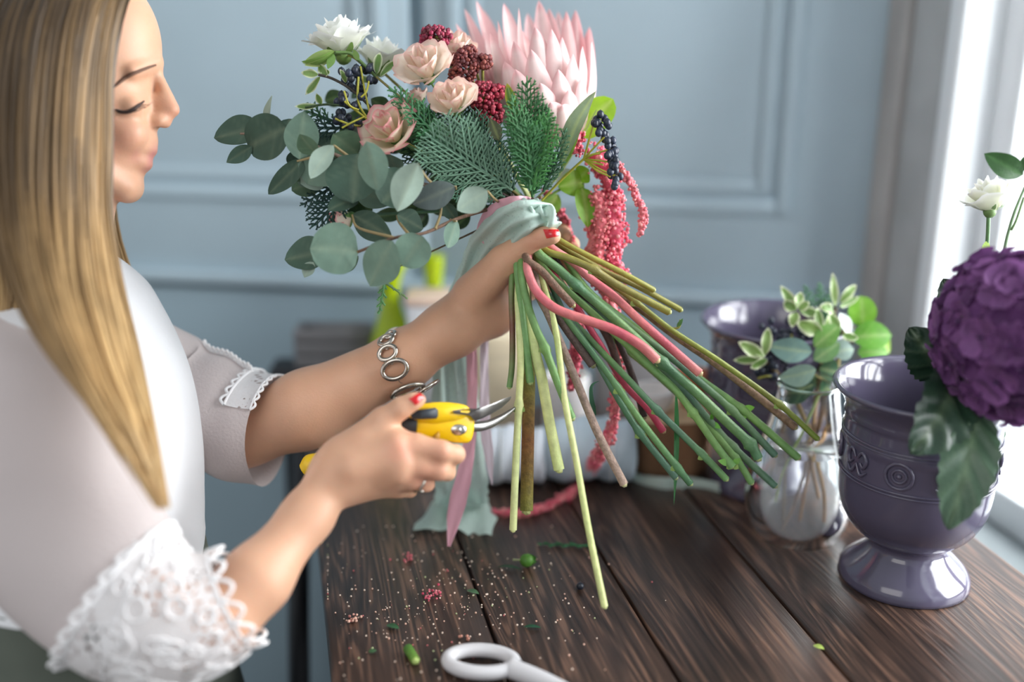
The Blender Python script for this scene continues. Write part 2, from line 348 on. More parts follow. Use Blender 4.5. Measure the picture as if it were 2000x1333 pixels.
rp = N.new('ShaderNodeValToRGB'); cr_ = rp.color_ramp; cr_.elements[0].position = .45; cr_.elements[0].color = (*C(36, 27, 24), 1); cr_.elements[1].position = 1.0; cr_.elements[1].color = (*C(112, 84, 69), 1)
el = cr_.elements.new(.8); el.color = (*C(68, 51, 43), 1); L.new(m3.outputs[0], rp.inputs[0]); L.new(rp.outputs[0], b.inputs['Base Color'])
b.inputs['Roughness'].default_value = .36; b.inputs['Specular IOR Level'].default_value = .45
bp = N.new('ShaderNodeBump'); bp.inputs['Strength'].default_value = .35; bp.inputs['Distance'].default_value = .0015; L.new(m2.outputs[0], bp.inputs['Height']); L.new(bp.outputs[0], b.inputs['Normal'])
tb = thing('work_table', 'dark stained plank table the woman works at, scattered with petals', 'table', (TC[0], TC[1], 0)); tb.rotation_euler = (0, 0, math.radians(12.77))
mb = MB(); y0, y1 = -.95, .40
for k in range(4):
    mb.box((edges[k] + .0016, y0, TZ - .035), (edges[k + 1] - .0016, y1, TZ), bev=.0022, col=(k * 1.37 % 1, k * 2.3, k * .7))
mb.build('tabletop', wm, tb, local=True)
DW = M('dark_table_wood', C(46, 36, 32), rough=.5, noise=.3, nscale=30, stretch=(8, 8, 1))
mb = MB(); mb.box((edges[0] + .05, y0 + .06, TZ - .10), (edges[4] - .05, y0 + .08, TZ - .036)); mb.box((edges[0] + .05, y1 - .08, TZ - .10), (edges[4] - .05, y1 - .06, TZ - .036))
mb.box((edges[0] + .05, y0 + .08, TZ - .10), (edges[0] + .07, y1 - .08, TZ - .036)); mb.box((edges[4] - .07, y0 + .08, TZ - .10), (edges[4] - .05, y1 - .08, TZ - .036)); mb.build('apron', DW, tb, local=True)
for a in (edges[0] + .09, edges[4] - .12):
    for c_ in (y0 + .12, y1 - .12):
        mb = MB(); mb.box((a - .022, c_ - .022, 0), (a + .022, c_ + .022, TZ - .036), bev=.004); mb.build('leg', DW, tb, local=True)
# ---------------------------------------------------------------- pottery and glass
def urn(base, k, name, label):
    b = thing(name, label, 'vase', base)
    d0 = depth(base)
    prof_px = [(1125, 0), (1125, 112), (1120, 121), (1112, 122), (1098, 112), (1080, 92), (1066, 77), (1056, 72), (1047, 78), (1030, 104), (1010, 122), (980, 137), (940, 143), (890, 144), (860, 145),
               (856, 148), (850, 149), (844, 146), (830, 146), (812, 146), (814, 149), (808, 149), (802, 147), (792, 150), (780, 156), (768, 165), (760, 174), (756, 178), (751, 177), (750, 172),
               (756, 165), (772, 154), (795, 144), (825, 138), (900, 134), (980, 120), (1025, 80), (1035, 0)]
    pts = []
    for py, hw in prof_px:
        z = (zfor(URN0, py) - TZ); dd = depth(URN0 + ZUP * z); pts.append((hw * dd / F * k, z * k))
    mb = MB(); pp = cr(np.array([(r, z, 0) for r, z in pts]), 110); mb.lathe(base, [(max(r, 0), z) for r, z, _ in pp], 72)
    CER = M('lilac_glaze', C(84, 79, 99), rough=.13, noise=.10, nscale=14, coat=.5)
    mb.build('vessel', CER, b)
    # moulded relief band: rings and scrolls round the belly
    mb = MB()
    zc = (zfor(URN0, 880) - TZ) * k; R = 146 * depth(URN0 + ZUP * .1) / F * k
    def ring(c, n, r, t, sg=16):
        n = nrm(n); a = nrm(np.cross(n, ZUP)); bb = np.cross(n, a); th = np.linspace(0, 2 * np.pi, sg + 1)
        mb.tube(c + r * (np.cos(th)[:, None] * a + np.sin(th)[:, None] * bb), t, 6, caps=False)
    for q in range(10):
        th = q * math.pi / 5 + .35; n = A(math.cos(th), math.sin(th), 0); c = base + n * (R - .001) + ZUP * zc
        tdir = A(-math.sin(th), math.cos(th), 0)
        if q % 2 == 0:
            ring(c, n, .0125 * k, .0016 * k); ring(c, n, .0065 * k, .0014 * k, 12); mb.ball(c, A(.003, .003, .003) * k)
        else:
            for sgn in (-1, 1):
                pth = [base + nrm(n + tdir * x) * (R - .0004) + ZUP * (zc + z) for x, z in ((sgn * .02, .004 * k), (sgn * .10, .011 * k), (sgn * .18, .004 * k), (sgn * .13, -.004 * k), (sgn * .07, .0 * k))]
                mb.tube(pth, A(.001, .0018, .002, .0016, .001) * k, 6, n=14)
                pth = [base + nrm(n + tdir * x) * (R - .0004) + ZUP * (zc + z) for x, z in ((0, -.002 * k), (sgn * .09, -.012 * k), (sgn * .19, -.007 * k))]
                mb.tube(pth, A(.001, .0018, .0008) * k, 6, n=10)
    for py in (912, 918, 846, 840):
        z = (zfor(URN0, py) - TZ) * k; th = np.linspace(0, 2 * np.pi, 61); rr = (147.5 if py < 900 else 145) * depth(URN0 + ZUP * z / k) / F * k
        mb.tube(base + np.stack([rr * np.cos(th), rr * np.sin(th), np.full(61, z)], 1), .0011 * k, 6, caps=False)
    mb.build('relief_band', CER, b)
    return b
URN0 = T(1763, 1125); URN1 = T(1491, 943)
urn(URN0, 1.0, 'urn', 'lilac glazed urn at the table edge holding a purple hydrangea')
urn(URN1, 1.0, 'urn', 'empty lilac glazed urn standing behind the glass vase')
GV0 = T(1553, 1036); gvd = depth(GV0)
def gz(py): return zfor(GV0, py) - TZ
GLASS = bpy.data.materials.new('clear_glass'); GLASS.use_nodes = True; b = GLASS.node_tree.nodes['Principled BSDF']
b.inputs['Transmission Weight'].default_value = 1; b.inputs['Roughness'].default_value = .0; b.inputs['IOR'].default_value = 1.30; b.inputs['Base Color'].default_value = (.97, .99, .98, 1)
WATER = bpy.data.materials.new('water'); WATER.use_nodes = True; b = WATER.node_tree.nodes['Principled BSDF']
b.inputs['Transmission Weight'].default_value = 1; b.inputs['Roughness'].default_value = 0; b.inputs['IOR'].default_value = 1.30; b.inputs['Base Color'].default_value = (.98, .99, 1, 1)
_N = WATER.node_tree.nodes; _L = WATER.node_tree.links; _t = _N.new('ShaderNodeBsdfTranslucent'); _t.inputs['Color'].default_value = (.93, .93, 1, 1); _d = _N.new('ShaderNodeBsdfTransparent')
_m = _N.new('ShaderNodeMixShader'); _m.inputs[0].default_value = .16; _L.new(b.outputs[0], _m.inputs[1]); _L.new(_t.outputs[0], _m.inputs[2]); _L.new(_m.outputs[0], _N['Material Output'].inputs[0])  # white mixed in stands for window light refracted by the water
gprof = [(1050, 62), (1046, 72), (1035, 82), (1010, 96), (980, 103), (950, 103), (915, 98), (880, 89), (840, 76), (800, 66), (765, 61), (745, 62)]
pr = [(S(hw, depth(GV0 + ZUP * gz(py))), gz(py)) for py, hw in gprof]
pr = [(r, z) for r, z, _ in cr(np.array([(r, z, 0) for r, z in pr]), 40)]
vs = thing('glass_vase', 'clear glass vase half full of water beside the near urn', 'vase', GV0)
mb = MB(); mb.lathe(GV0, [(0, .0003)] + pr + [(max(r - .0022, 0), max(z, .006)) for r, z in pr[::-1]] + [(0, .006)], 64); mb.build('glass', GLASS, vs)
wz = gz(868); mb = MB(); wp = [(r - .0026, max(z, .0064)) for r, z in pr if z < wz]; mb.lathe(GV0, [(0, .0064)] + wp + [(wp[-1][0], wz), (0, wz)], 64); mb.build('water', WATER, vs)
# ---------------------------------------------------------------- plant helpers
GRN = C(72, 120, 58); DKG = C(34, 64, 42); PALEG = C(150, 180, 90); BROWN = C(110, 82, 64); PALEY = C(214, 218, 150)
def pt(l): return np.array([P(*q) for q in l])
def stemtube(mb, pts3, rpx, col, nodes=(), segs=8, n=40, taper=.85):
    pts3 = np.asarray(pts3); path = cr(pts3, n); d = np.array([depth(q) for q in path]); r = S(rpx, 1) * d
    r = r * np.linspace(taper, 1, n)
    ib = int(np.argmin(np.linalg.norm(path - BIND, axis=1)))
    if ib > 3: r = r * np.clip(np.interp(np.arange(n), [0, ib, ib + 10], [.42, .6, 1]), 0, 1)
    for q in nodes:
        dist = np.linalg.norm(path - q, axis=1); r = r * (1 + .55 * np.exp(-(dist / .0035) ** 2))
    mb.tube(path, r, segs, col)
def frond(mb, base, tip, wpx, nrmv=None, col=C(60, 100, 70), bend=0, gap=.0036, seed=0, tipcol=None, ang=.75, dens=1.0, droop=0):
    r_ = random.Random(seed); base = np.asarray(base); tip = np.asarray(tip); x = tip - base; L = np.linalg.norm(x); x = x / L
    n = -FWD if nrmv is None else np.asarray(nrmv, float)
    n = nrm(n - x * np.dot(n, x)); y = np.cross(n, x); W = S(wpx, depth(base)); tc = col * 1.5 if tipcol is None else tipcol
    def axis(u): return base + x * L * u + n * bend * L * math.sin(math.pi * u) + y * droop * L * u * u
    us = np.linspace(0, 1, 12); mb.tube([axis(u) for u in us], np.linspace(.0016, .0006, 12), 5, col)
    def scale_twig(p0, dr, ln, wd, c):
        k = max(4, int(ln / .0016)); t = np.linspace(0, 1, k)
        pth = p0 + dr * ln * t[:, None] + n * (.06 * ln * np.sin(t * 3))[:, None]
        r = wd * (1 - .55 * t) * (1 + .38 * (np.arange(k) % 2)); mb.tube(pth, r, 4, np.array([lerp(c, tc, q * .6) for q in t]), caps=False)
    k = int(L / gap); s = 1
    for i in range(k):
        u = (i + .6) / k; p0 = axis(u); s = -s; ln = 1.12 * W * (math.sin(math.pi * min(1, (u * .80 + .16))) ** .8) * r_.uniform(.85, 1.1)
        d = nrm(x * math.cos(ang) + y * s * math.sin(ang) + n * r_.uniform(-.12, .12))
        scale_twig(p0, d, ln, .0011, col * r_.uniform(.8, 1.2))
        m = int(ln / .0027 * dens); s2 = 1
        for j in range(m):
            q = (j + .7) / (m + .4); s2 = -s2
            d2 = nrm(d * .75 + np.cross(n, d) * s2 * .62 + n * r_.uniform(-.2, .2) + x * .1)
            scale_twig(p0 + d * ln * q, d2, ln * .46 * (1 - q * .6), .00095, col * r_.uniform(.85, 1.25))
    scale_twig(axis(.97), x, W * .35, .0011, tc)
BIND = P(1030, 405, 1.045)
def rose(c, axis, R, cin, cmid, cedge, seed=0, op=1.0, n=(4, 6, 7), ruff=.06, H=1.2):
    mb = MB(); r_ = random.Random(seed); ax = nrm(axis); e1 = nrm(np.cross(ax, [.3, .2, .9])); e2 = np.cross(ax, e1)
    for L, (k, rr) in enumerate(zip(n, (.26, .52, .82))):
        for i in range(k):
            a0 = 2 * math.pi * i / k + L * .7 + r_.uniform(-.2, .2); span = (1.15, .95, .8)[L] * r_.uniform(.9, 1.1); rk = rr * R * r_.uniform(.92, 1.08)
            nu, nv = 11, 11; u = np.linspace(0, 1, nu)[:, None]; v = np.linspace(-1, 1, nv)[None]
            ang = a0 + v * span * (.45 + .55 * u ** .5)
            opn = op * (.1, .25, .62)[L] * r_.uniform(.7, 1.3)
            rad = rk * (.34 + .80 * np.sin(np.clip(u * 1.9, 0, 2.0))) + opn * R * np.clip(u - .55, 0, 1) ** 1.5 * 1.6
            h = R * H * (1.15, 1.05, .86)[L] * (u - .35 * opn * np.clip(u - .6, 0, 1) * 2) * (1 - .22 * v ** 2 * u) - R * .55
            ph = r_.uniform(0, 6)
            wob = ruff * R * u ** 2 * (np.sin(v * 5 + ph) + .25 * np.sin(v * 9 + ph * 2))
            g = c + ax * (h + wob)[..., None] + (np.cos(ang)[..., None] * e1 + np.sin(ang)[..., None] * e2) * (rad + wob * .6)[..., None]
            t = np.clip(u + 0 * v, 0, 1)[..., None]; ed = np.clip((np.maximum(np.abs(v) * (u > .35), u) - .80) / .2, 0, 1)[..., None]
            base = lerp(cin, cmid, t) * r_.uniform(.94, 1.05); mb.grid(g, base * (1 - ed) + cedge * ed)
    return mb
def calyx(mb, c, ax, R, col, seed=0):
    ax = nrm(ax); e1 = nrm(np.cross(ax, [.3, .2, .9])); e2 = np.cross(ax, e1)
    mb.ball(c - ax * R * .62, R * .30, col, 2)
    for i in range(5):
        a = i * 1.257 + seed; d = e1 * math.cos(a) + e2 * math.sin(a)
        mb.leaf(c - ax * R * .62, c - ax * R * .15 + d * R * .78, R * .16, n=ax + d * .4, col=col, shape='lance', bend=-.12, nu=8, nv=3)
# ================================================================ the bouquet
G_B = 'flowers and stems of the hand-held bouquet'
BIND = P(1030, 405, 1.045)
def flower(name, label, cat, at_): return thing(name, label, cat, at_, G_B)
def px3(l): return np.array([P(x, y, d) for x, y, d in l])
def stem_path(head, lower, k):
    """from the flower head through the tie and the hand to the cut end"""
    r_ = random.Random(k); a = r_.uniform(0, 6.28); q = .011 * math.sqrt(r_.random())
    b = BIND + RIGHT * q * math.cos(a) + FWD * q * math.sin(a) * .8 + A(0, .004, 0)
    l = px3(lower)
    mid = lerp(b, l[0], .5)
    return np.vstack([head, lerp(head, b, .55) + (b - head) * .05, b, mid, l]) if head is not None else np.vstack([b, mid, l])
def stemobj(root, path, rpx, col, nodes=(), mat=None, twigs=(), name='stem', label=None, leafs=()):
    mb = MB(); nd = px3([(x, y, d) for x, y, d in nodes]) if len(nodes) else ()
    stemtube(mb, path, rpx, col, nd, segs=9, n=70)
    for q in nd if len(nodes) else ():
        for s in (-1, 1): mb.leaf(q, q + RIGHT * s * .006 - ZUP * .004 + FWD * -.003, .003, col=PALEG * .7, nu=6, nv=3, bend=.2)
    cut = path[-1]; mb.ball(cut, S(rpx, depth(cut)) * .8, lerp(np.asarray(col).reshape(-1, 3)[-1], PALEY, .6), 1)
    for pth, r in twigs: stemtube(mb, px3(pth), r, col, segs=6, n=12, taper=.7)
    for b0, t0, hw, c in leafs:
        mb.leaf(P(*b0), P(*t0), S(hw, b0[2]), col=c, shape='lance', bend=.1, nu=8, nv=3)
    return mb.build(name, mat or STEM, root, label)
OLIVE = C(140, 138, 60); OLIVE2 = C(128, 118, 62); PINKS = [C(188, 84, 96), C(202, 104, 112), C(220, 138, 136), C(200, 98, 108), C(214, 122, 120), C(190, 84, 98), C(214, 130, 124)]
DG = C(76, 118, 82); MG = C(112, 154, 92); BLG = C(88, 122, 102)
def gcol(a, b): return [a, b, a, b, a, b, a]
# ---- lower stems, picture points with depth
LOW = {
 'S1': [(1090, 467, 1.02), (1150, 500, 1.02), (1200, 525, 1.022), (1250, 552, 1.025), (1277, 567, 1.03)],
 'S2': [(1090, 475, 1.03), (1175, 527, 1.032), (1250, 562, 1.035), (1330, 606, 1.04)],
 'S3': [(1062, 487, 1.005), (1112, 505, 1.0), (1160, 527, .998), (1212, 560, 1.0), (1307, 610, 1.005)],
 'S4': [(1120, 515, 1.03), (1187, 552, 1.025), (1242, 590, 1.02), (1312, 645, 1.018), (1407, 707, 1.018), (1522, 790, 1.02), (1597, 858, 1.02)],
 'S5': [(1180, 560, 1.035), (1250, 604, 1.03), (1317, 655, 1.028), (1400, 712, 1.028), (1475, 771, 1.028), (1553, 835, 1.028)],
 'S6': [(1075, 482, 1.012), (1120, 513, 1.012), (1150, 542, 1.012), (1200, 580, 1.01), (1250, 627, 1.008), (1310, 680, 1.005), (1367, 730, 1.0)],
 'S7': [(1030, 515, .992), (1034, 540, .986), (1050, 572, .98), (1087, 604, .975), (1150, 627, .972), (1200, 645, .972), (1250, 674, .972), (1283, 704, .972)],
 'S8': [(1085, 540, 1.02), (1117, 585, 1.022), (1170, 670, 1.024), (1220, 750, 1.026), (1262, 795, 1.028), (1296, 843, 1.03)],
 'Ga': [(1048, 490, .998), (1090, 525, .998), (1125, 557, .998), (1200, 622, 1.0), (1293, 708, 1.0), (1353, 761, 1.0), (1420, 825, 1.0), (1465, 868, 1.0), (1481, 896, 1.0)],
 'Gb': [(1062, 500, 1.02), (1110, 545, 1.02), (1200, 615, 1.022), (1260, 660, 1.022), (1317, 704, 1.022), (1365, 745, 1.022), (1430, 802, 1.024), (1514, 890, 1.026)],
 'Gc': [(1150, 570, 1.03), (1240, 640, 1.03), (1310, 695, 1.03), (1372, 745, 1.03), (1455, 805, 1.03), (1559, 895, 1.03)],
 'Gd': [(1060, 520, 1.01), (1150, 605, 1.01), (1220, 670, 1.008), (1269, 716, 1.006), (1318, 761, 1.004), (1353, 806, 1.004), (1395, 866, 1.004), (1430, 912, 1.004)],
 'Ge': [(1100, 560, 1.028), (1200, 640, 1.03), (1325, 752, 1.03), (1377, 812, 1.03), (1430, 872, 1.03), (1514, 950, 1.03)],
 'Gf': [(1060, 560, 1.025), (1140, 650, 1.02), (1223, 737, 1.016), (1283, 801, 1.014), (1374, 890, 1.012), (1419, 937, 1.012)],
 'Gg': [(1065, 570, 1.012), (1111, 630, 1.008), (1157, 689, 1.004), (1209, 761, 1.0), (1255, 827, .998), (1321, 911, .996), (1349, 946, .996)],
 'Gh': [(1095, 600, 1.02), (1130, 650, 1.018), (1164, 703, 1.015), (1206, 777, 1.012), (1251, 848, 1.01), (1320, 934, 1.01)],
 'Gi': [(1180, 640, 1.04), (1280, 730, 1.04), (1360, 805, 1.036), (1437, 897, 1.02), (1468, 944, 1.02)],
 'L1': [(1000, 540, 1.01), (999, 590, 1.005), (1001, 650, 1.0), (1000, 715, 1.0), (995, 757, 1.0)],
 'L2': [(1012, 560, 1.0), (1014, 640, .992), (1017, 705, .988), (1013, 796, .985), (1007, 915, .982), (1002, 1036, .98)],
 'L3': [(1010, 520, 1.0), (1016, 580, .995), (1024, 655, .992), (1036, 748, .99)],
 'L4': [(1022, 520, 1.02), (1030, 640, 1.02), (1033, 735, 1.02), (1031, 845, 1.015), (1028, 998, 1.01)],
 'L5': [(1026, 560, 1.005), (1034, 640, .998), (1058, 740, .992), (1074, 830, .99), (1092, 918, .988)],
 'L6': [(1018, 530, .99), (1030, 592, .985), (1047, 642, .982), (1064, 680, .98), (1090, 750, .978), (1118, 818, .976)],
 'L7': [(1068, 580, 1.0), (1087, 655, .99), (1102, 775, .975), (1125, 897, .962), (1150, 1037, .95), (1181, 1186, .938)],
 'L8': [(1050, 570, 1.0), (1072, 617, .996), (1122, 736, .99), (1167, 845, .985), (1219, 947, .98)],
 'L9': [(1060, 565, 1.012), (1098, 630, 1.01), (1158, 714, 1.008)],
 'L10': [(1027, 503, .992), (1056, 528, .988), (1092, 568, .985), (1119, 597, .985)],
 'L11': [(1100, 560, 1.035), (1150, 605, 1.035), (1190, 665, 1.032), (1216, 745, 1.03)],
 'L12': [(1130, 575, 1.04), (1180, 620, 1.04), (1208, 668, 1.038), (1237, 740, 1.036), (1258, 815, 1.035)],
}
CST = {}
# ---- carnation-like jointed stems whose blooms are out of sight inside the bouquet
for nm, lab, rp, nodes, col in (
    ('Ga', 'thick jointed green stem with a knuckle just below the thumb', 10, [(1125, 557, .998), (1293, 708, 1.0), (1465, 868, 1.0)], DG),
    ('Gb', 'jointed green stem ending in a bare grey tip left of the glass vase', 7.5, [(1430, 802, 1.024)], BLG),
    ('Gc', 'longest jointed green stem, reaching across the glass vase', 8, [(1450, 801, 1.03)], MG),
    ('Gd', 'jointed green stem ending in a leafy knuckle above the far urn foot', 7.5, [(1353, 806, 1.004), (1430, 908, 1.004)], MG),
    ('Ge', 'jointed dark green stem crossing the left side of the glass vase', 7.5, [(1430, 872, 1.03)], BLG),
    ('Gi', 'short kinked green stem under the other jointed stems by the glass vase', 7, [(1437, 897, 1.02)], MG)):
    st = flower('carnation_stem', lab, 'stem', BIND)
    lf = {'Gc': [((1450, 800, 1.03), (1474, 796, 1.028), 7, C(120, 180, 60)), ((1450, 800, 1.03), (1455, 822, 1.028), 6, C(120, 180, 60))],
          'Gd': [((1428, 906, 1.004), (1402, 900, 1.0), 7, C(110, 160, 70)), ((1430, 908, 1.004), (1446, 895, 1.0), 6, C(110, 160, 70))],
          'Ge': [((1390, 825, 1.03), (1408, 838, 1.025), 5, C(110, 180, 60)), ((1390, 822, 1.03), (1389, 806, 1.02), 4, C(110, 180, 60))]}.get(nm, ())
    CST[nm] = st
    stemobj(st, stem_path(None, LOW[nm], sum(map(ord, nm))), rp, gcol(col, lerp(col, PALEG, .35)), nodes, leafs=lf)
# ---- protea
pr = flower('king_protea', 'large pale pink protea with pointed bracts rising at the top', 'flower', P(1080, 275, 1.07))
stemobj(pr, stem_path(P(1078, 262, 1.075), LOW['L4'], 3), 13, [C(120, 120, 60), C(112, 112, 50), C(122, 124, 48), C(120, 100, 48), C(116, 120, 46), C(140, 92, 52), C(118, 118, 44)], mat=WOODY)
tips = [(930, 1, .05), (984, 6, .04), (1052, 0, .035), (1013, 14, .0), (1072, 16, .05), (1106, 21, .03), (1124, 19, .055), (1151, 52, .05), (907, 16, .055), (890, 45, .04), (945, 20, .08), (1030, 25, .085), (1090, 22, .09),
        (957, 64, -.022), (1077, 56, -.028), (1156, 79, .0), (1119, 105, -.03), (1037, 96, -.045), (1006, 135, -.05), (1090, 135, -.048), (1055, 162, -.055), (1135, 150, -.03), (985, 120, -.035), (1110, 175, -.045), (925, 85, .01), (1075, 200, -.058), (1098, 205, -.052), (945, 62, .02), (972, 40, -.005), (1003, 80, -.03), (1045, 52, -.03), (1098, 72, -.02), (1138, 90, -.012), (962, 110, -.015), (1020, 60, .01)]
mb = MB(); r_ = random.Random(4)
for i, (tx, ty, dd) in enumerate(sorted(tips, key=lambda q: -q[2])):
    hgt = (270 - ty); bx = 1072 + (tx - 1035) * (.50 if ty < 110 else .62); by = min(278, ty + 205)
    B = P(bx, by, 1.075 + dd * .30); Tp = P(tx, ty, 1.065 + dd)
    out = nrm(RIGHT * (tx - 1035) / 130 + FWD * dd / .06 + .0001)
    hw = S(33 if ty > 40 else 27, 1.07) * r_.uniform(.92, 1.08)
    pinkish = lerp(C(240, 220, 216), C(232, 194, 194), r_.random() * .8)
    back = dd > .045
    n = out - UP * .15
    mb.leaf(B, Tp, hw, n=n, col=pinkish if not back else lerp(pinkish, C(226, 120, 130), .35), shape='bract', bend=.10 if dd < .03 else .07, cup=-.5, nu=18, nv=9,
            edge=lerp(C(226, 150, 156), pinkish, .55), rib=lerp(pinkish, C(250, 236, 230), .6))
mb.build('bracts', PETAL, pr)
mb = MB(); mb.ball(P(1062, 190, 1.09), [.030, .030, .042], C(230, 190, 180), 2, axes=[RIGHT, FWD, UP]); mb.build('flower_centre', PETAL, pr)
# ---- roses
CR = C(250, 238, 220); PK = C(248, 226, 212); DP = C(232, 150, 156); CRM = C(232, 222, 180)
roses = [(828, 130, 1.0, 48, (-.2, .5, -.7), 'L1', 1, 1.0, 'pink and cream spray rose, fullest bloom below the burgundy cluster at top', 6, (MG, C(120, 70, 60))),
         (884, 96, 1.04, 42, (.1, .7, -.5), 'L3', 2, .9, 'pale spray rose partly hidden between burgundy sedum and protea', 8, (MG, MG)),
         (884, 196, .99, 42, (-.15, .5, -.7), 'L6', 3, .8, 'small peach rose beside the burgundy sedum, above the flat cedar spray', 8, (MG, C(110, 150, 80))),
         (762, 255, .985, 50, (-.25, .30, -.6), 'Gf', 4, 1.15, 'open peach rose with flared pink-edged petals over the eucalyptus', 7, (MG, BLG)),
         (815, 191, 1.02, 23, (-.4, .8, -.3), 'Gg', 5, .5, 'tiny half-hidden pink rose between the two larger spray roses', 7, (DG, MG)),
         (668, 430, 1.03, 32, (-.7, -.3, -.1), 'Gh', 6, .7, 'pink-edged cream rose hanging among the lower eucalyptus leaves', 7, (BLG, DG))]
for x, y, d, R, ax, low, sd, op, lab, rp, cols in roses:
    c = P(x, y, d); Rm = S(R, d); axv = nrm(RIGHT * ax[0] + UP * ax[1] + FWD * ax[2])
    ro = flower('rose', lab, 'flower', c)
    rose(c, axv, Rm, CRM if sd == 4 else CR, lerp(CR, PK, .55 if sd != 6 else .3), DP if sd in (4, 6) else lerp(PK, DP, .35), sd, op, ruff=.09).build('petals', PETAL, ro)
    mb = MB(); calyx(mb, c, axv, Rm, C(110, 150, 80), sd); mb.build('calyx', LEAF, ro)
    stemobj(ro, stem_path(c - axv * Rm * .7, LOW[low], 10 + sd), rp, gcol(cols[0], cols[1]),
            nodes={'L6': [(1064, 680, .98)], 'Gf': [(1283, 801, 1.014), (1374, 890, 1.012)], 'Gg': [(1209, 761, 1.0), (1321, 911, .996)], 'Gh': [(1251, 848, 1.01)]}.get(low, ()))
# stray open petals of the flared rose
# ---- white lisianthus
WH = C(250, 250, 246)
for x, y, d, R, ax, low, sd, lab in ((664, 75, 1.02, 56, (-.15, .9, -.25), 'S2', 11, 'ruffled white lisianthus at the top left of the bouquet'),
                                     (745, 108, 1.05, 46, (.1, .9, -.2), 'S3', 12, 'smaller white lisianthus behind the berries, right of the taller white bloom')):
    c = P(x, y, d); Rm = S(R, d); axv = nrm(RIGHT * ax[0] + UP * ax[1] + FWD * ax[2])
    li = flower('lisianthus', lab, 'flower', c)
    rose(c, axv, Rm, C(236, 240, 214), WH, WH, sd, 1.0, n=(4, 5, 6), ruff=.11, H=1.1).build('petals', PETAL, li)
    mb = MB(); calyx(mb, c, axv, Rm, C(128, 160, 84), sd); mb.build('calyx', LEAF, li)
    hp = stem_path(c - axv * Rm * .6, LOW[low], 20 + sd)
    if sd == 11: hp = np.vstack([hp[:1], px3([(690, 112, 1.015), (735, 150, 1.01), (800, 205, 1.01)]), hp[2:]])
    stemobj(li, hp, 6 if low == 'S2' else 7.5, gcol(OLIVE, OLIVE2), [(1160, 527, .998)] if low == 'S3' else ())
    if sd == 11:
        mb = MB()
        for k in range(5): mb.leaf(P(655, 100, 1.0), P(588 + k * 1.5, 124 + (k - 2) * 2, 1.0), S(11, 1), col=lerp(C(140, 176, 92), C(196, 208, 140), k / 5), shape='lance', bend=.08 * (k - 2), tilt=k * 1.2 - 2, nu=12, nv=5)
        mb.tube(px3([(655, 102, 1.0), (685, 105, 1.005), (712, 128, 1.01), (735, 150, 1.01)]), .0016, 6, C(110, 140, 80), n=14)
        mb.leaf(P(652, 105, 1.0), P(640, 135, .998), S(8, 1), col=C(120, 160, 80), shape='lance'); mb.leaf(P(700, 118, 1.005), P(690, 96, 1.0), S(6, 1), col=C(120, 150, 80), shape='lance')
        mb.build('bud', LEAF, li)
# ---- burgundy sedum
BUR = [C(120, 34, 58), C(150, 40, 72), C(96, 34, 44), C(170, 60, 84)]; BUR2 = [C(104, 44, 44), C(122, 56, 56), C(88, 38, 40), C(140, 72, 62)]; BUR3 = [C(130, 26, 50), C(160, 36, 60), C(110, 30, 44), C(176, 70, 84)]
for parts, low, rp, cols, pal, sd, lab in (
    ([(850, 72, 31, 20), (822, 96, 16, 12)], 'L2', 7.5, (PALEY, C(206, 216, 150)), BUR, 1, 'burgundy sedum cluster topmost beside the spray roses'),
    ([(908, 128, 26, 34), (945, 122, 16, 14), (916, 100, 14, 10), (890, 150, 14, 16)], 'L5', 11, (C(200, 212, 140), PALEY), BUR2, 2, 'brownish burgundy sedum cluster in front of the protea bracts'),
    ([(944, 190, 27, 30), (958, 222, 24, 22), (975, 180, 14, 14)], 'L7', 7, (C(214, 220, 150), C(204, 214, 140)), BUR3, 3, 'dark red sedum cluster above the upright cedar sprig')):
    c = P(parts[0][0], parts[0][1], 1.02); se = flower('sedum', lab, 'flower', c); mb = MB(); r_ = np.random.RandomState(sd)
    for (x, y, rx, ry) in parts:
        n = int(rx * ry * .30) + 24; v = r_.normal(size=(n, 3)); v /= np.linalg.norm(v, axis=1)[:, None]; v *= r_.uniform(.75, 1.08, (n, 1))
        cs = P(x, y, 1.02) + S(rx, 1.02) * v[:, :1] * RIGHT + S(ry, 1.02) * v[:, 1:2] * UP + S((rx + ry) / 2, 1.02) * v[:, 2:] * FWD
        mb.balls(cs, r_.uniform(.0014, .0028, n), [pal[k] for k in r_.randint(0, 4, n)], 1)
    mb.build('floret_cluster', FLORET, se)
    mb = MB(); hd = P(parts[0][0], parts[0][1], 1.03)
    for (x, y, rx, ry) in parts: mb.tube([P(x, y, 1.025), P((x + 940) / 2, y + 30, 1.035), P(955, 235, 1.045)], .0015, 5, C(150, 150, 70), n=8)
    if mb.n: mb.build('flower_stalks', STEM, se)
    stemobj(se, stem_path(P(955, 235, 1.045), LOW[low], 30 + sd), rp, gcol(*cols), [(1013, 796, .985)] if low == 'L2' else ())
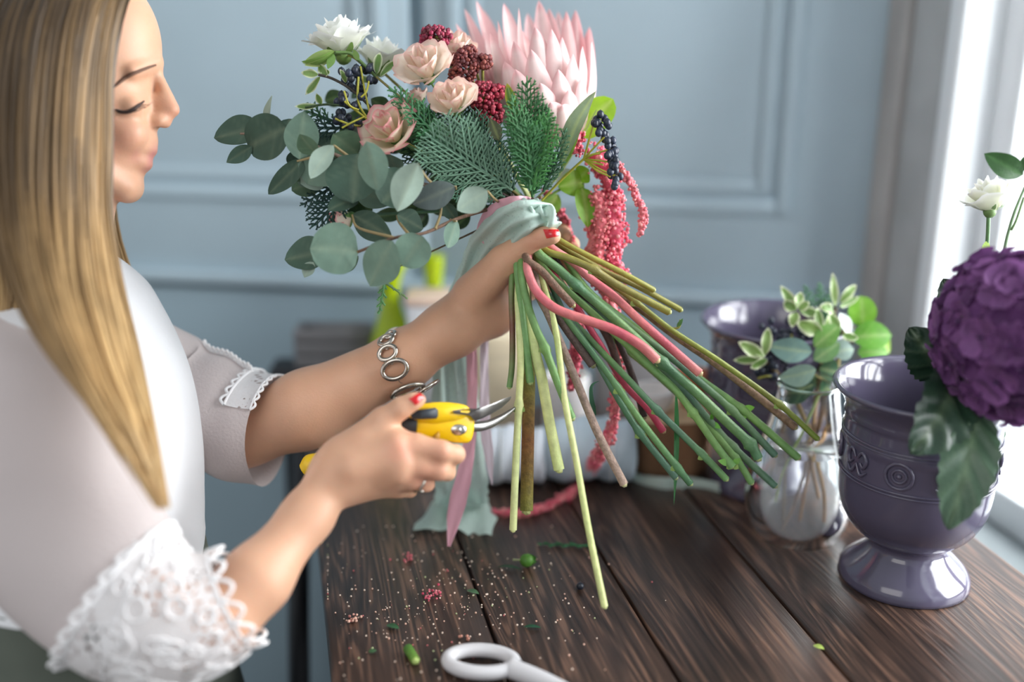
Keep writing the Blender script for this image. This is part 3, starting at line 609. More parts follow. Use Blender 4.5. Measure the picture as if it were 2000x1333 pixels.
# ---- viburnum berries
def berries(root, cl, stalks, sd, col0=C(36, 43, 58)):
    r_ = np.random.RandomState(sd)
    mb = MB()
    for s_, r0 in stalks: mb.tube(px3(s_), r0, 6, C(176, 172, 60), n=14)
    mb.build('stalks', STEM, root)
    for i, (x, y, d) in enumerate(cl):
        mb = MB(); c = P(x, y, d); mb.ball(c, [.0036, .0036, .0041], col0 * r_.uniform(.7, 1.6), 2, axes=[RIGHT, FWD, UP]); mb.ball(c + UP * .0038, .0008, C(20, 20, 22), 1)
        mb.build('berry', BERRY, root)
vb = flower('viburnum_sprig', 'dark blue berry sprig on the left, beside the white lisianthus', 'berries', P(700, 240, 1.0))
r_ = random.Random(5)
cl = [(r_.gauss(672, 13), r_.uniform(185, 250), r_.uniform(.985, 1.01)) for _ in range(20)] + [(696 + r_.gauss(0, 12), r_.uniform(132, 200), r_.uniform(.99, 1.015)) for _ in range(20)] + [(722 + r_.gauss(0, 5), r_.uniform(120, 158), 1.02) for _ in range(8)]
stk = [([(720, 235, 1.0), (690, 212, .99), (662, 190, .985)], .0011), ([(720, 235, 1.0), (700, 200, .995), (700, 150, .995)], .0011), ([(720, 242, 1.0), (690, 245, .985), (655, 232, .985)], .0011),
       ([(730, 250, 1.0), (716, 195, 1.0), (704, 130, 1.0)], .001), ([(712, 228, .99), (690, 238, .98), (668, 250, .98)], .0009), ([(700, 215, .99), (682, 205, .98), (672, 178, .98)], .0009), ([(705, 190, .99), (716, 178, .99), (722, 150, 1.0)], .0009)]
berries(vb, cl, stk, 1)
stemobj(vb, stem_path(P(722, 240, 1.0), LOW['S1'], 41), 6, gcol(OLIVE, C(154, 150, 66)))
vr = flower('viburnum_sprig', 'dark blue berry sprig on the right with yellow stalks above the pink tassels', 'berries', P(1150, 300, 1.02))
cl = []
for (a, b, n) in (((1160, 235), (1178, 262), 6), ((1172, 228), (1192, 250), 5), ((1180, 262), (1200, 290), 7), ((1195, 285), (1204, 318), 7), ((1186, 300), (1210, 348), 8), ((1194, 338), (1204, 366), 5), ((1165, 245), (1190, 300), 5)):
    for k in range(n):
        t = k / max(n - 1, 1); cl.append((a[0] + (b[0] - a[0]) * t + r_.gauss(0, 3), a[1] + (b[1] - a[1]) * t + r_.gauss(0, 3), 1.0 + r_.uniform(-.012, .012)))
hub = (1140, 311, 1.015)
stk = [([(1058, 392, 1.035), (1100, 348, 1.025), hub], .0013)] + [([hub, (hub[0] + (x - hub[0]) * .5, hub[1] + (y - hub[1]) * .42 + b, 1.005), (x, y, 1.0)], .0010) for x, y, b in ((1160, 240, -6), (1180, 268, -4), (1192, 292, -4), (1200, 318, 0), (1192, 345, 8), (1205, 345, 6), (1172, 300, -4), (1178, 322, 2))]
berries(vr, cl, stk, 2)
stemobj(vr, stem_path(P(1058, 392, 1.035), LOW['S4'], 42), 6, [OLIVE, OLIVE, OLIVE2, C(126, 132, 56), C(136, 146, 60), C(126, 130, 58), C(120, 140, 60)], [(1242, 590, 1.02), (1522, 790, 1.02)], twigs=[([(1310, 642, 1.02), (1325, 640, 1.018), (1330, 625, 1.016)], 3)], leafs=[((1322, 640, 1.018), (1334, 622, 1.014), 4, GRN)])
# ---- woody branches: eucalyptus
EU = C(112, 138, 122); EUD = C(72, 96, 82); EUG = C(96, 124, 98); EUP_ = C(158, 178, 164)
eu1 = [  # base, tip, half width, depth, colour, tilt, shape, fold
 (508, 248, 418, 270, 26, 1.0, EUD, .2, 'ovate', .2), (521, 258, 532, 186, 14, 1.0, EUP_, .9, 'oval', .0), (562, 248, 484, 288, 38, .985, EUD, -.1, 'round', .15), (492, 286, 442, 318, 14, .99, EUD, .5, 'lance', .2),
 (585, 312, 594, 217, 29, .975, EU, .3, 'oval', -.1), (592, 312, 524, 380, 17, .99, EUD, .4, 'ovate', .2), (565, 232, 566, 260, 18, 1.01, EUD, .1, 'round', 0), (617, 300, 585, 262, 18, .968, EUG, .5, 'oval', .2),
 (640, 300, 600, 360, 36, .985, EU, -.2, 'oval', .1), (652, 284, 606, 349, 19, .955, EUP_, .7, 'oval', -.4), (700, 300, 690, 397, 48, .97, EUD, .15, 'round', .1), (650, 262, 700, 300, 28, .985, EUG, -.3, 'oval', .1),
 (716, 276, 738, 373, 27, .945, EU, .25, 'oval', -.35), (800, 342, 745, 398, 36, .975, EUD, .1, 'round', .1), (816, 318, 776, 414, 27, .935, EUP_, -.4, 'oval', -.4), (889, 364, 806, 400, 23, .965, C(96, 108, 106), .3, 'oval', .1),
 (700, 388, 640, 412, 20, .98, EUD, .5, 'oval', .1), (660, 350, 620, 300, 24, .995, EUD, .2, 'round', .0), (740, 262, 700, 250, 22, 1.0, EUD, .3, 'oval', 0), (772, 330, 760, 300, 22, .985, EU, .6, 'oval', 0), (566, 318, 600, 350, 20, .995, EUG, .2, 'oval', 0)]
eu2 = [(640, 490, 556, 508, 30, .985, EUD, .3, 'ovate', .15), (700, 492, 605, 486, 44, .955, EU, -.15, 'round', .12), (766, 470, 722, 560, 36, .94, EU, .25, 'oval', -.25), (826, 462, 786, 520, 31, .945, EU, .0, 'round', .1),
 (688, 420, 766, 466, 24, .975, EUD, .3, 'oval', .15), (775, 420, 826, 448, 21, .975, EUD, .4, 'oval', .1), (612, 512, 594, 543, 12, .98, EUP_, .3, 'lance', 0), (892, 430, 874, 485, 15, .97, EU, .5, 'oval', -.3), (862, 392, 892, 432, 13, .98, EUD, .4, 'oval', .2), (952, 372, 893, 411, 22, .95, EUP_, .2, 'oval', .15), (640, 520, 700, 500, 22, .985, EUG, .8, 'oval', 0)]
r_ = random.Random(19)
for _ in range(18):
    a_ = r_.uniform(0, 6.28); x_, y_ = r_.uniform(585, 760), r_.uniform(262, 392); L_ = r_.uniform(28, 42)
    eu1.append((x_ + L_ * math.cos(a_), y_ + L_ * math.sin(a_) * .8, x_ - L_ * math.cos(a_), y_ - L_ * math.sin(a_) * .8, r_.uniform(20, 28), r_.uniform(1.005, 1.03), [EU, EUD, EUG, EUP_][r_.randrange(4)], r_.uniform(-.6, .6), 'oval', .1))
r_ = random.Random(9)
def eucalyptus(lab, leaves, main, side, low, rp, cols, sd):
    e = flower('eucalyptus_branch', lab, 'branch', P(*main[0]))
    mb = MB()
    for s_ in side: mb.tube(px3(s_), np.linspace(.0016, .0009, 12), 6, C(150, 132, 92), n=12)
    mb.build('twigs', STEM, e)
    stemobj(e, stem_path(P(*main[0]), LOW[low], sd) if len(main) == 1 else np.vstack([px3(main), stem_path(None, LOW[low], sd)]), rp, cols, mat=WOODY)
    for i, (x0, y0, x1, y1, hw, d, c, tl, sh, fo) in enumerate(leaves):
        mb = MB(); dd = .012 * math.sin(i * 2.1)
        mb.leaf(P(x0, y0, d + dd * .5), P(x1, y1, d - dd), S(hw * 1.18, d), col=c * r_.uniform(.9, 1.1), rib=lerp(c, C(190, 196, 160), .16), shape=sh, bend=.06 * math.sin(i * 1.3), fold=fo, cup=.12, tilt=tl * (1 if i % 2 else -1), nu=15, nv=9, wav=.04, seed=i)
        mb.build('leaf', EUC, e)
eucalyptus('long eucalyptus branch reaching far left with round grey-green leaves', eu1, [(470, 262, 1.0), (560, 265, .99), (650, 300, .985), (760, 345, .985), (900, 375, 1.0), (985, 398, 1.03)],
  [[(560, 265, .99), (525, 262, 1.0), (512, 250, 1.0)], [(640, 298, .985), (600, 310, .98), (580, 315, .98)], [(730, 330, .985), (715, 300, .96), (716, 278, .946)], [(860, 370, .99), (835, 350, .95), (816, 320, .936)], [(700, 320, .985), (660, 290, .97), (652, 284, .956)], [(890, 375, 1.0), (890, 366, .97), (889, 364, .965)]], 'L8', 8.5, [C(132, 112, 98), C(140, 118, 104), C(128, 104, 94), C(146, 122, 108), C(150, 126, 112), C(142, 120, 108), C(172, 146, 130)], 51)
eucalyptus('lower eucalyptus branch with four big round leaves hanging under the bouquet', eu2, [(700, 492, .96), (770, 465, .95), (830, 455, .955), (900, 425, .985), (985, 402, 1.03)],
  [[(770, 465, .95), (700, 445, .965), (688, 420, .975)], [(700, 492, .96), (660, 495, .975), (640, 490, .985)], [(880, 430, .98), (885, 432, .975), (892, 432, .97)], [(985, 402, 1.03), (965, 388, .98), (952, 373, .951)], [(850, 448, .96), (860, 420, .975), (863, 394, .98)], [(800, 460, .953), (780, 435, .97), (775, 421, .975)]], 'L10', 8, [C(112, 84, 68), C(104, 78, 62), C(120, 92, 74), C(108, 80, 64), C(124, 96, 78), C(112, 86, 70)], 52)
# ---- cedar / thuja sprigs
def cedar(lab, segs, low, rp, cols, sd, head):
    ce = flower('cedar_sprig', lab, 'greenery', P(*head))
    for k, (b0, t0, wpx, tl, col, dr) in enumerate(segs):
        mb = MB(); n = -FWD * math.cos(tl) + nrm(np.cross(P(*t0) - P(*b0), FWD)) * math.sin(tl)
        frond(mb, P(*b0), P(*t0), wpx, n, col, bend=.06, seed=sd * 9 + k, droop=dr); mb.build('frond', CEDAR, ce)
    if low: stemobj(ce, stem_path(P(*head), LOW[low], 60 + sd), rp, cols, mat=WOODY)
    else:
        mb = MB(); stemtube(mb, np.vstack([P(*head), lerp(P(*head), BIND, .6), BIND]), 4, C(90, 76, 56), n=16); mb.build('stem', WOODY, ce)
CB = C(52, 96, 64); CL = C(92, 132, 108); CDK = C(28, 62, 56)
cedar('flat silvery cedar spray spreading left of the upright sprig', [((1000, 372, 1.0), (846, 256, .97), 78, .25, C(116, 152, 128), .06), ((985, 385, 1.01), (862, 352, .98), 46, -.2, C(72, 112, 88), .0), ((935, 320, .99), (842, 290, .975), 44, .1, CL, .1), ((1005, 370, 1.02), (900, 235, 1.0), 60, .1, C(60, 98, 76), .0), ((1000, 380, 1.03), (880, 300, 1.02), 60, .0, C(40, 72, 56), .0)], 'L9', 9, [C(96, 82, 76)] * 3, 1, (1000, 380, 1.01))
cedar('upright dark green cedar sprig in the middle, under the protea', [((1040, 385, 1.0), (1030, 160, .975), 52, .2, C(56, 108, 60), .0), ((1035, 372, .99), (1000, 195, .965), 44, -.3, C(58, 110, 62), .0), ((1042, 370, .985), (1072, 225, .962), 44, .2, C(70, 128, 66), .0), ((1040, 360, .985), (1025, 245, .955), 46, -.2, C(50, 100, 58), 0), ((1042, 378, 1.01), (1050, 200, .995), 50, .4, C(44, 90, 54), 0)], 'L11', 8, [C(84, 62, 54), C(72, 52, 46), C(84, 60, 52)], 2, (1040, 388, 1.0))
cedar('drooping cedar sprig between the open rose and the spray roses', [((905, 320, 1.01), (765, 175, .985), 40, .2, C(72, 126, 80), .0), ((880, 300, 1.0), (800, 205, .975), 40, -.3, C(62, 116, 74), .05), ((870, 290, 1.0), (820, 262, .97), 32, .4, C(72, 128, 84), .0), ((960, 330, 1.045), (860, 200, 1.04), 60, .1, C(44, 80, 52), 0), ((900, 330, 1.03), (790, 290, 1.02), 44, .1, C(46, 84, 58), 0)], 'L12', 7, [C(70, 52, 46), C(62, 46, 42)] * 2, 3, (930, 345, 1.02))
cedar('short grey-green cedar sprig right of the upright sprig', [((1062, 375, 1.01), (1105, 255, .995), 26, .2, C(70, 108, 78), .0), ((1062, 370, 1.015), (1092, 300, 1.0), 22, -.3, C(64, 100, 72), .0)], 'S5', 8, [C(120, 96, 72), C(124, 100, 76), C(116, 92, 70), C(140, 112, 88), C(132, 106, 84)], 4, (1058, 385, 1.02))
cedar('bluish juniper sprig hanging behind the lower eucalyptus', [((690, 360, 1.02), (612, 440, 1.015), 40, .2, CDK, .0), ((700, 340, 1.02), (590, 400, 1.02), 26, -.1, CDK, .0), ((660, 240, 1.02), (588, 212, 1.02), 24, .1, C(50, 92, 62), 0), ((690, 250, 1.02), (612, 248, 1.015), 30, .2, CDK, 0)], None, 4, None, 5, (720, 350, 1.03))
cedar('small cedar tip hanging below the lowest eucalyptus leaf', [((752, 545, 1.0), (740, 612, 1.0), 12, .2, C(90, 140, 84), 0), ((752, 552, 1.0), (796, 584, 1.0), 5, .2, C(120, 150, 100), 0)], None, 3, None, 6, (760, 530, 1.0))
fl = flower('leafy_branch', 'dark filler leaves filling the middle of the bouquet behind the cedar and roses', 'greenery', P(900, 330, 1.06))
mb = MB(); stemtube(mb, np.vstack([P(700, 250, 1.06), P(880, 330, 1.06), BIND]), 4, C(70, 80, 50), n=20); mb.build('stem', WOODY, fl); r_ = random.Random(77)
for k in range(64):
    t = r_.random(); x = 1000 - 300 * t + r_.uniform(-25, 25); y = 375 - 190 * t * r_.uniform(.0, 1.15) + r_.uniform(-20, 40) * (1 - t * .5); a = r_.uniform(2.2, 4.4); L = r_.uniform(40, 70)
    if y > 400: y = 390
    if k % 5 == 1: x = r_.uniform(660, 830); y = r_.uniform(165, 270)
    if k % 3 == 0: x = r_.uniform(720, 960); y = r_.uniform(385, 425)
    mb = MB(); d = r_.uniform(1.045, 1.08); mb.leaf(P(x, y, d), P(x + L * math.cos(a), y - L * math.sin(a) * .8 - 10, d + r_.uniform(-.015, .015)), S(r_.uniform(13, 22), d), col=lerp(C(40, 66, 42), C(70, 100, 58), r_.random()), rib=C(100, 130, 80), shape='oval', bend=.08, fold=.15, tilt=r_.uniform(-.7, .7)); mb.build('leaf', LEAF, fl)
# ---- variegated pittosporum on the left
VG = C(128, 156, 84); VE = C(226, 230, 196)
def variegated(root, leaves):
    for i, (x0, y0, x1, y1, hw, d) in enumerate(leaves):
        mb = MB(); mb.leaf(P(x0, y0, d), P(x1, y1, d + .006 * math.sin(i)), S(hw, d), col=lerp(VG, C(104, 140, 66), r_.random()), edge=VE, shape='oval', bend=.10 * math.sin(i * 1.9), fold=.25, tilt=.4 * math.sin(i * 2.7), wav=.18, seed=i, nu=14, nv=9); mb.build('leaf', LEAF, root)
pv = flower('pittosporum_sprig', 'thin variegated sprig with curled pale leaves left of the berries', 'greenery', P(690, 170, 1.0))
mb = MB(); mb.tube(px3([(622, 146, 1.0), (650, 154, 1.0), (690, 178, 1.005), (740, 225, 1.015)]), .0013, 6, C(70, 64, 56), n=16); mb.tube(px3([(690, 210, 1.0), (640, 204, 1.0), (596, 210, 1.0)]), .0011, 6, C(60, 80, 50), n=12)
stemtube(mb, np.vstack([P(740, 225, 1.015), P(880, 340, 1.03), BIND]), 4, C(90, 80, 60), n=20); mb.build('stem', WOODY, pv)
variegated(pv, [(622, 146, 588, 142, 9, 1.0), (640, 150, 622, 126, 9, 1.0), (625, 150, 596, 186, 9, .998), (628, 148, 644, 138, 9, 1.0), (676, 162, 664, 135, 6, 1.0), (628, 205, 618, 182, 7, 1.0), (622, 206, 575, 208, 7, 1.0), (735, 145, 742, 102, 9, 1.01), (742, 150, 778, 116, 8, 1.01), (728, 160, 700, 150, 8, 1.01)])
# ---- broad leaves on the right
lr = flower('leafy_sprig', 'sprig of broad lime green leaves right of the protea', 'greenery', P(1120, 330, 1.04))
mb = MB(); stemtube(mb, np.vstack([P(1165, 215, 1.05), P(1125, 290, 1.05), P(1085, 350, 1.045), BIND]), 4, C(120, 140, 70), n=20); stemtube(mb, px3([(1060, 392, 1.05), (1105, 365, 1.055), (1140, 360, 1.06)]), 3, C(110, 140, 60), n=10); mb.build('stem', STEM, lr)
for i, (x0, y0, x1, y1, hw, d, c, tl, sh, fo, bd) in enumerate([(1130, 265, 1198, 193, 34, 1.06, C(150, 196, 30), .3, 'round', .05, .05), (1098, 322, 1164, 178, 20, 1.02, C(142, 164, 128), .6, 'oval', .35, .08), (1096, 330, 1140, 218, 16, 1.03, C(110, 150, 60), .5, 'oval', .2, .05),
    (1140, 352, 1090, 366, 26, 1.06, C(130, 176, 40), .2, 'ovate', .1, .1), (1136, 366, 1148, 445, 22, 1.055, C(120, 170, 40), .3, 'ovate', .25, .05), (1130, 350, 1150, 330, 20, 1.06, C(140, 190, 40), .2, 'oval', .1, 0), (1140, 372, 1080, 332, 22, 1.07, C(214, 222, 212), .2, 'ovate', .1, .0), (1090, 380, 1062, 420, 20, 1.075, C(120, 160, 50), .2, 'oval', .1, 0),
    (1010, 228, 990, 162, 11, 1.0, C(74, 118, 40), .3, 'oval', .3, .05), (975, 275, 958, 232, 14, 1.0, C(110, 116, 92), .2, 'oval', .1, 0)]):
    mb = MB(); mb.leaf(P(x0, y0, d), P(x1, y1, d - .01), S(hw, d), col=c, rib=lerp(c, C(210, 220, 140), .5), shape=sh, fold=fo, bend=bd, tilt=tl, wav=.06, seed=i, edge=C(176, 170, 50) if i == 8 else None); mb.build('leaf', LEAF, lr)
# ---- amaranth: hanging pink tassels on fleshy pink stems
AM = [C(222, 96, 118), C(234, 124, 138), C(208, 76, 102), C(240, 150, 156)]; AP = [C(222, 124, 130), C(232, 148, 146), C(212, 104, 114), C(220, 114, 122)]; AD = [C(160, 60, 70), C(176, 76, 84), C(146, 48, 60), C(186, 92, 94)]
def tassel(mb, pts, rpx, pal, sd, lump=.25, dens=1.0):
    r_ = np.random.RandomState(sd); p = px3(pts); L = np.sum(np.linalg.norm(np.diff(p, axis=0), axis=1)); n = int(L / .00034 * dens * max(1, float(np.mean(rpx)) / 14)); n = min(n, 1500)
    path = cr(p, n); t = np.linspace(0, 1, n); R = S(np.interp(t, np.linspace(0, 1, len(rpx)) if np.ndim(rpx) else [0, 1], rpx if np.ndim(rpx) else [rpx, rpx]), 1.0)
    R = R * (1 + lump * np.sin(t * L / .0105 + sd) + .12 * np.sin(t * L / .0043))
    v = r_.normal(size=(n, 3)); v /= np.linalg.norm(v, axis=1)[:, None]; rr = r_.uniform(.55, 1.05, (n, 1))
    mb.balls(path + v * rr * R[:, None], r_.uniform(.0011, .0026, n), [pal[k] for k in r_.randint(0, 4, n)], 1)
    mb.tube(path[::8], R[::8] * .62, 6, pal[2])
def T_(l, d): return [(x, y, d) for x, y in l]
am = flower('amaranth', 'pink amaranth with thick knobbly tassel and straight pink stem pointing at the far urn', 'flower', P(1190, 340, 1.05))
stemobj(am, stem_path(None, LOW['S6'], 71), 9, PINKS)
mb = MB(); tassel(mb, T_([(1165, 300), (1185, 340), (1200, 390), (1192, 420), (1202, 470), (1196, 500), (1206, 545)], 1.05), 27, AM, 1, .26); mb.build('tassel', FLORET, am)
mb = MB(); tassel(mb, T_([(1206, 318), (1222, 345), (1240, 375), (1254, 410), (1256, 436), (1248, 460)], 1.03), A(9, 10, 9.5, 9, 8, 5), AP, 2, .12, .8); mb.build('tassel', FLORET, am)
am = flower('amaranth', 'pink amaranth whose curved pink stem arches in front and tassel trails to the table', 'flower', P(1150, 420, 1.05))
stemobj(am, stem_path(None, LOW['S7'], 72), 10, PINKS)
mb = MB(); tassel(mb, T_([(1150, 420), (1160, 470), (1158, 520), (1182, 570), (1200, 620), (1208, 700), (1204, 780)], 1.06) + [(1196, 835, 1.08), (1172, 880, 1.10)] + [tuple([*q, depth(T(*q)) - .008]) for q in ((1150, 925), (1120, 960), (1070, 988), (1020, 1003), (960, 1000))], A(20, 24, 18, 15, 15, 15, 17, 17, 16, 15, 14, 14, 13, 10), AM[:2] + AP[:2], 3, .2, .9); mb.build('tassel', FLORET, am)
am = flower('amaranth', 'amaranth with slim dusky tassels and short pink stem among green stems', 'flower', P(1100, 420, 1.07))
stemobj(am, stem_path(None, LOW['S8'], 73), 7, [C(200, 70, 96), C(206, 76, 100), C(196, 64, 92)] * 2)
mb = MB(); tassel(mb, T_([(1062, 372), (1085, 400), (1102, 430), (1112, 465), (1122, 500), (1130, 560), (1128, 640), (1126, 690), (1115, 760)], 1.08), A(7, 9, 11, 11, 12, 12, 20, 20, 9), AD[:2] + AM[:2], 4, .15, .9); mb.build('tassel', FLORET, am)
mb = MB(); tassel(mb, T_([(1165, 375), (1175, 420), (1172, 470), (1170, 510), (1178, 545)], 1.045), 18, AP, 5, .22, .9); mb.build('tassel', FLORET, am)
mb = MB(); tassel(mb, T_([(1125, 300), (1122, 278), (1132, 256)], 1.03), A(16, 17, 10), BUR3[:2] + AM[:2], 6, .15, 1.2); mb.build('tassel', FLORET, am)
# ---- narrow grass-like leaves hanging below
gb = CST['Gd']
mb = MB(); mb.leaf(P(1320, 757, 1.015), P(1316, 988, 1.02), S(6, 1.0), col=C(58, 120, 64), shape='lance', fold=.3, bend=.02, nu=22, nv=5, tilt=.4); mb.build('narrow_leaf', LEAF, gb, 'long narrow leaf dangling straight down')
gb = CST['Ga']
mb = MB(); g = cr(px3([(1180, 745, 1.0), (1166, 746, .998), (1155, 756, .996), (1156, 785, .996), (1164, 812, .998)]), 24); ww = S(1, 1) * np.linspace(1.5, 6, 24) * np.r_[np.ones(18), np.linspace(1, .1, 6)]
mb.grid(np.stack([g - RIGHT * ww[:, None], g + FWD * ww[:, None] * .3, g + RIGHT * ww[:, None]], 1), C(44, 92, 62)); mb.build('narrow_leaf', LEAF, gb, 'short narrow leaf folded over')
# ================================================================ the woman
def E_(c, r, ax=None): return ('e', np.asarray(c, float), np.asarray(r, float), np.array([RIGHT, FWD, UP]) if ax is None else np.asarray(ax))
def K_(a, b, ra, rb): return ('k', np.asarray(a, float), np.asarray(b, float), float(ra), float(rb))
def prim(pr, p):
    if pr[0] == 'e':
        q = (p - pr[1]) @ pr[3].T; r = pr[2]
        k0 = np.linalg.norm(q / r, axis=-1); k1 = np.linalg.norm(q / (r * r), axis=-1) + 1e-9
        return np.where(k0 < 1e-3, -r.min(), k0 * (k0 - 1) / k1)
    a, b, ra, rb = pr[1:]; ba = b - a; h = np.clip(((p - a) @ ba) / np.dot(ba, ba), 0, 1)
    return np.linalg.norm(p - a - h[..., None] * ba, axis=-1) - (ra + (rb - ra) * h)
def smin(a, b, k):
    h = np.clip(.5 + .5 * (b - a) / k, 0, 1); return b * (1 - h) + a * h - k * h * (1 - h)
class Body:
    def __init__(s): s.g = {}; s.sub = []
    def add(s, g, *pr): s.g.setdefault(g, []).extend(pr)
    def ev(s, p, live=None):
        tot = None
        for g, prs in s.g.items():
            k = KS.get(g, .004); d = None
            for i, pr in enumerate(prs):
                if live is not None and not live.get((g, i), True): continue
                e = prim(pr, p); d = e if d is None else smin(d, e, k)
            if d is None: continue
            tot = d if tot is None else smin(tot, d, KJ.get(g, .006))
        if tot is None: return np.full(p.shape[:-1], 1.0)
        for pr, k in s.sub:
            e = prim(pr, p); tot = -smin(-tot, e, k)
        return tot
KS = {'core': .016, 'face': .007}; KJ = {'face': .012}
def sdf_mesh(B, lo, hi, h):
    NB = 12; bs = NB * h; n = np.ceil((hi - lo) / bs).astype(int)
    I = np.stack(np.meshgrid(*[np.arange(k) for k in n], indexing='ij'), -1).reshape(-1, 3); cen = lo + (I + .5) * bs
    keys = [(g, i) for g, prs in B.g.items() for i in range(len(prs))]
    D = np.stack([prim(B.g[g][i], cen) for g, i in keys], 1); dm = D.min(1); hd = bs * .87
    keep = np.where((dm < hd + .03) & (dm > -hd * 1.9))[0]
    loc = np.stack(np.meshgrid(*[np.arange(NB + 1)] * 3, indexing='ij'), -1).reshape(-1, 3)
    big = 1 << 20
    cv = {}; ck, cp_ = [], []; edges_ = []
    def key(ijk): return (ijk[..., 0].astype(np.int64) * 4096 + ijk[..., 1]) * 4096 + ijk[..., 2]
    for b_ in keep:
        live = {k: D[b_, j] < dm[b_] + 2 * hd + .035 for j, k in enumerate(keys)}
        p = lo + (I[b_] * NB + loc) * h
        d = B.ev(p, live).reshape((NB + 1,) * 3)
        if d.min() > 0 or d.max() < 0: continue
        acc = np.zeros((NB, NB, NB, 3)); cnt = np.zeros((NB, NB, NB))
        for ax in range(3):
            a = np.take(d, range(NB), ax); c = np.take(d, range(1, NB + 1), ax); sgn = (a < 0) != (c < 0)
            t = np.where(sgn, a / np.where(np.abs(a - c) < 1e-12, 1e-12, a - c), 0)
            o = [q for q in range(3) if q != ax]
            for du in (0, 1):
                for dv in (0, 1):
                    sl = [slice(None)] * 3; sl[o[0]] = slice(du, du + NB); sl[o[1]] = slice(dv, dv + NB)
                    s_ = sgn[tuple(sl)]; tt = t[tuple(sl)]; v = np.zeros(s_.shape + (3,)); v[..., ax] = tt; v[..., o[0]] = du; v[..., o[1]] = dv
                    acc += v * s_[..., None]; cnt += s_
            sl = [slice(0, NB)] * 3; ss = sgn[tuple(sl)]; ii = np.argwhere(ss)
            if len(ii): edges_.append((ax, ii + I[b_] * NB, (np.take(d, range(NB), ax)[tuple(sl)][ss] < 0)))
        m = cnt > 0; ii = np.argwhere(m)
        ck.append(key(ii + I[b_] * NB)); cp_.append(lo + (ii + I[b_] * NB + acc[m] / cnt[m][:, None]) * h)
    ck = np.concatenate(ck); V = np.vstack(cp_); o = np.argsort(ck); ck = ck[o]; V = V[o]; Q = []
    for ax, ii, ins in edges_:
        o = [q for q in range(3) if q != ax]; idx = []; ok = np.ones(len(ii), bool)
        for du, dv in ((-1, -1), (0, -1), (0, 0), (-1, 0)):
            c = ii.copy(); c[:, o[0]] += du; c[:, o[1]] += dv; ok &= (c >= 0).all(1); kk = key(np.maximum(c, 0)); j = np.clip(np.searchsorted(ck, kk), 0, len(ck) - 1); ok &= ck[j] == kk; idx.append(j)
        q = np.stack(idx, 1); flip = ins if ax != 1 else ~ins
        q = np.where(flip[:, None], q, q[:, ::-1]); Q.append(q[ok])
    Q = np.vstack(Q)
    e = np.vstack([Q[:, [0, 1]], Q[:, [1, 2]], Q[:, [2, 3]], Q[:, [3, 0]]]); e = np.vstack([e, e[:, ::-1]])
    for it in range(3):
        ac = np.zeros_like(V); ct = np.zeros(len(V)); np.add.at(ac, e[:, 0], V[e[:, 1]]); np.add.at(ct, e[:, 0], 1)
        lap = ac / np.maximum(ct, 1)[:, None] - V; V = V + lap * (.5 if it != 1 else -.35)
    return V, Q
def Kp(x0, y0, d0, r0, x1, y1, d1, r1): return K_(P(x0, y0, d0), P(x1, y1, d1), S(r0, d0), S(r1, d1))
def chain(B, g, l):
    for a, b in zip(l[:-1], l[1:]): B.add(g, Kp(*a, *b))
HD = .97
B = Body()
def Ep(x, y, d, rx, rd, ry): return E_(P(x, y, d), [S(rx, d), S(rd, d), S(ry, d)])
# head and neck
B.add('face', Ep(160, 95, HD, 152, 118, 168), Ep(222, 228, HD, 80, 96, 152), Ep(248, 364, HD, 31, 42, 33), Ep(195, 290, HD, 82, 88, 90))
for s in (-1, 1):
    B.add('face', Kp(165, 318, HD + s * .042, 26, 243, 366, HD + s * .012, 24), Kp(304, 122, HD + s * .004, 13, 258, 140, HD + s * .030, 13), Ep(246, 262, HD + s * .024, 40, 34, 38))
B.add('face', Kp(305, 140, HD, 9.5, 336, 214, HD, 15), Kp(312, 200, HD, 14, 322, 238, HD, 13), Ep(291, 293, HD, 13, 27, 10), Ep(281, 320, HD, 14, 27, 11.5), Ep(293, 272, HD, 12, 22, 16))
for s in (-1, 1): B.add('face', Ep(308, 236, HD + s * .008, 14, 9, 11), Ep(256, 211, HD + s * .030, 22, 20, 19))
B.sub = [(Ep(289, 178, HD - .040, 24, 20, 17), .010), (Ep(289, 178, HD + .040, 24, 20, 17), .010)]
B.add('core', Kp(165, 360, HD, 64, 118, 580, .96, 74))
# trunk
B.add('core', Ep(120, 820, .97, 170, 215, 240), Kp(120, 900, .97, 155, 170, 1250, .96, 140), Kp(95, 700, .90, 72, 130, 670, 1.05, 60), Ep(165, 1340, .96, 150, 190, 150))
# left arm (far, holding the bouquet)
B.add('core', Kp(170, 680, 1.06, 58, 330, 770, 1.09, 54), Kp(330, 770, 1.09, 54, 478, 848, 1.075, 58), Kp(478, 848, 1.075, 62, 600, 800, 1.06, 73), Kp(600, 800, 1.06, 73, 790, 702, 1.05, 54), Kp(790, 702, 1.05, 54, 872, 650, 1.05, 48))
B.add('core', Kp(872, 646, 1.05, 52, 942, 580, 1.055, 50), Kp(905, 640, 1.06, 44, 968, 612, 1.068, 34), Kp(940, 600, 1.07, 44, 1005, 520, 1.085, 34), Kp(965, 620, 1.075, 34, 1020, 555, 1.09, 28))
chain(B, 'lthumb', [(925, 575, 1.04, 42), (985, 512, 1.018, 33), (1036, 469, .995, 23.5), (1060, 463, .985, 19.5), (1079, 461, .978, 17)])
chain(B, 'lindex', [(1000, 500, 1.09, 24), (1062, 455, 1.10, 19), (1098, 450, 1.085, 16), (1106, 466, 1.06, 13)])
chain(B, 'lmiddle', [(1010, 530, 1.09, 24), (1080, 488, 1.105, 18), (1116, 478, 1.09, 15), (1122, 492, 1.068, 12.5)])
chain(B, 'lring', [(1015, 555, 1.09, 22), (1085, 520, 1.105, 17), (1112, 515, 1.09, 14), (1112, 525, 1.07, 12)])
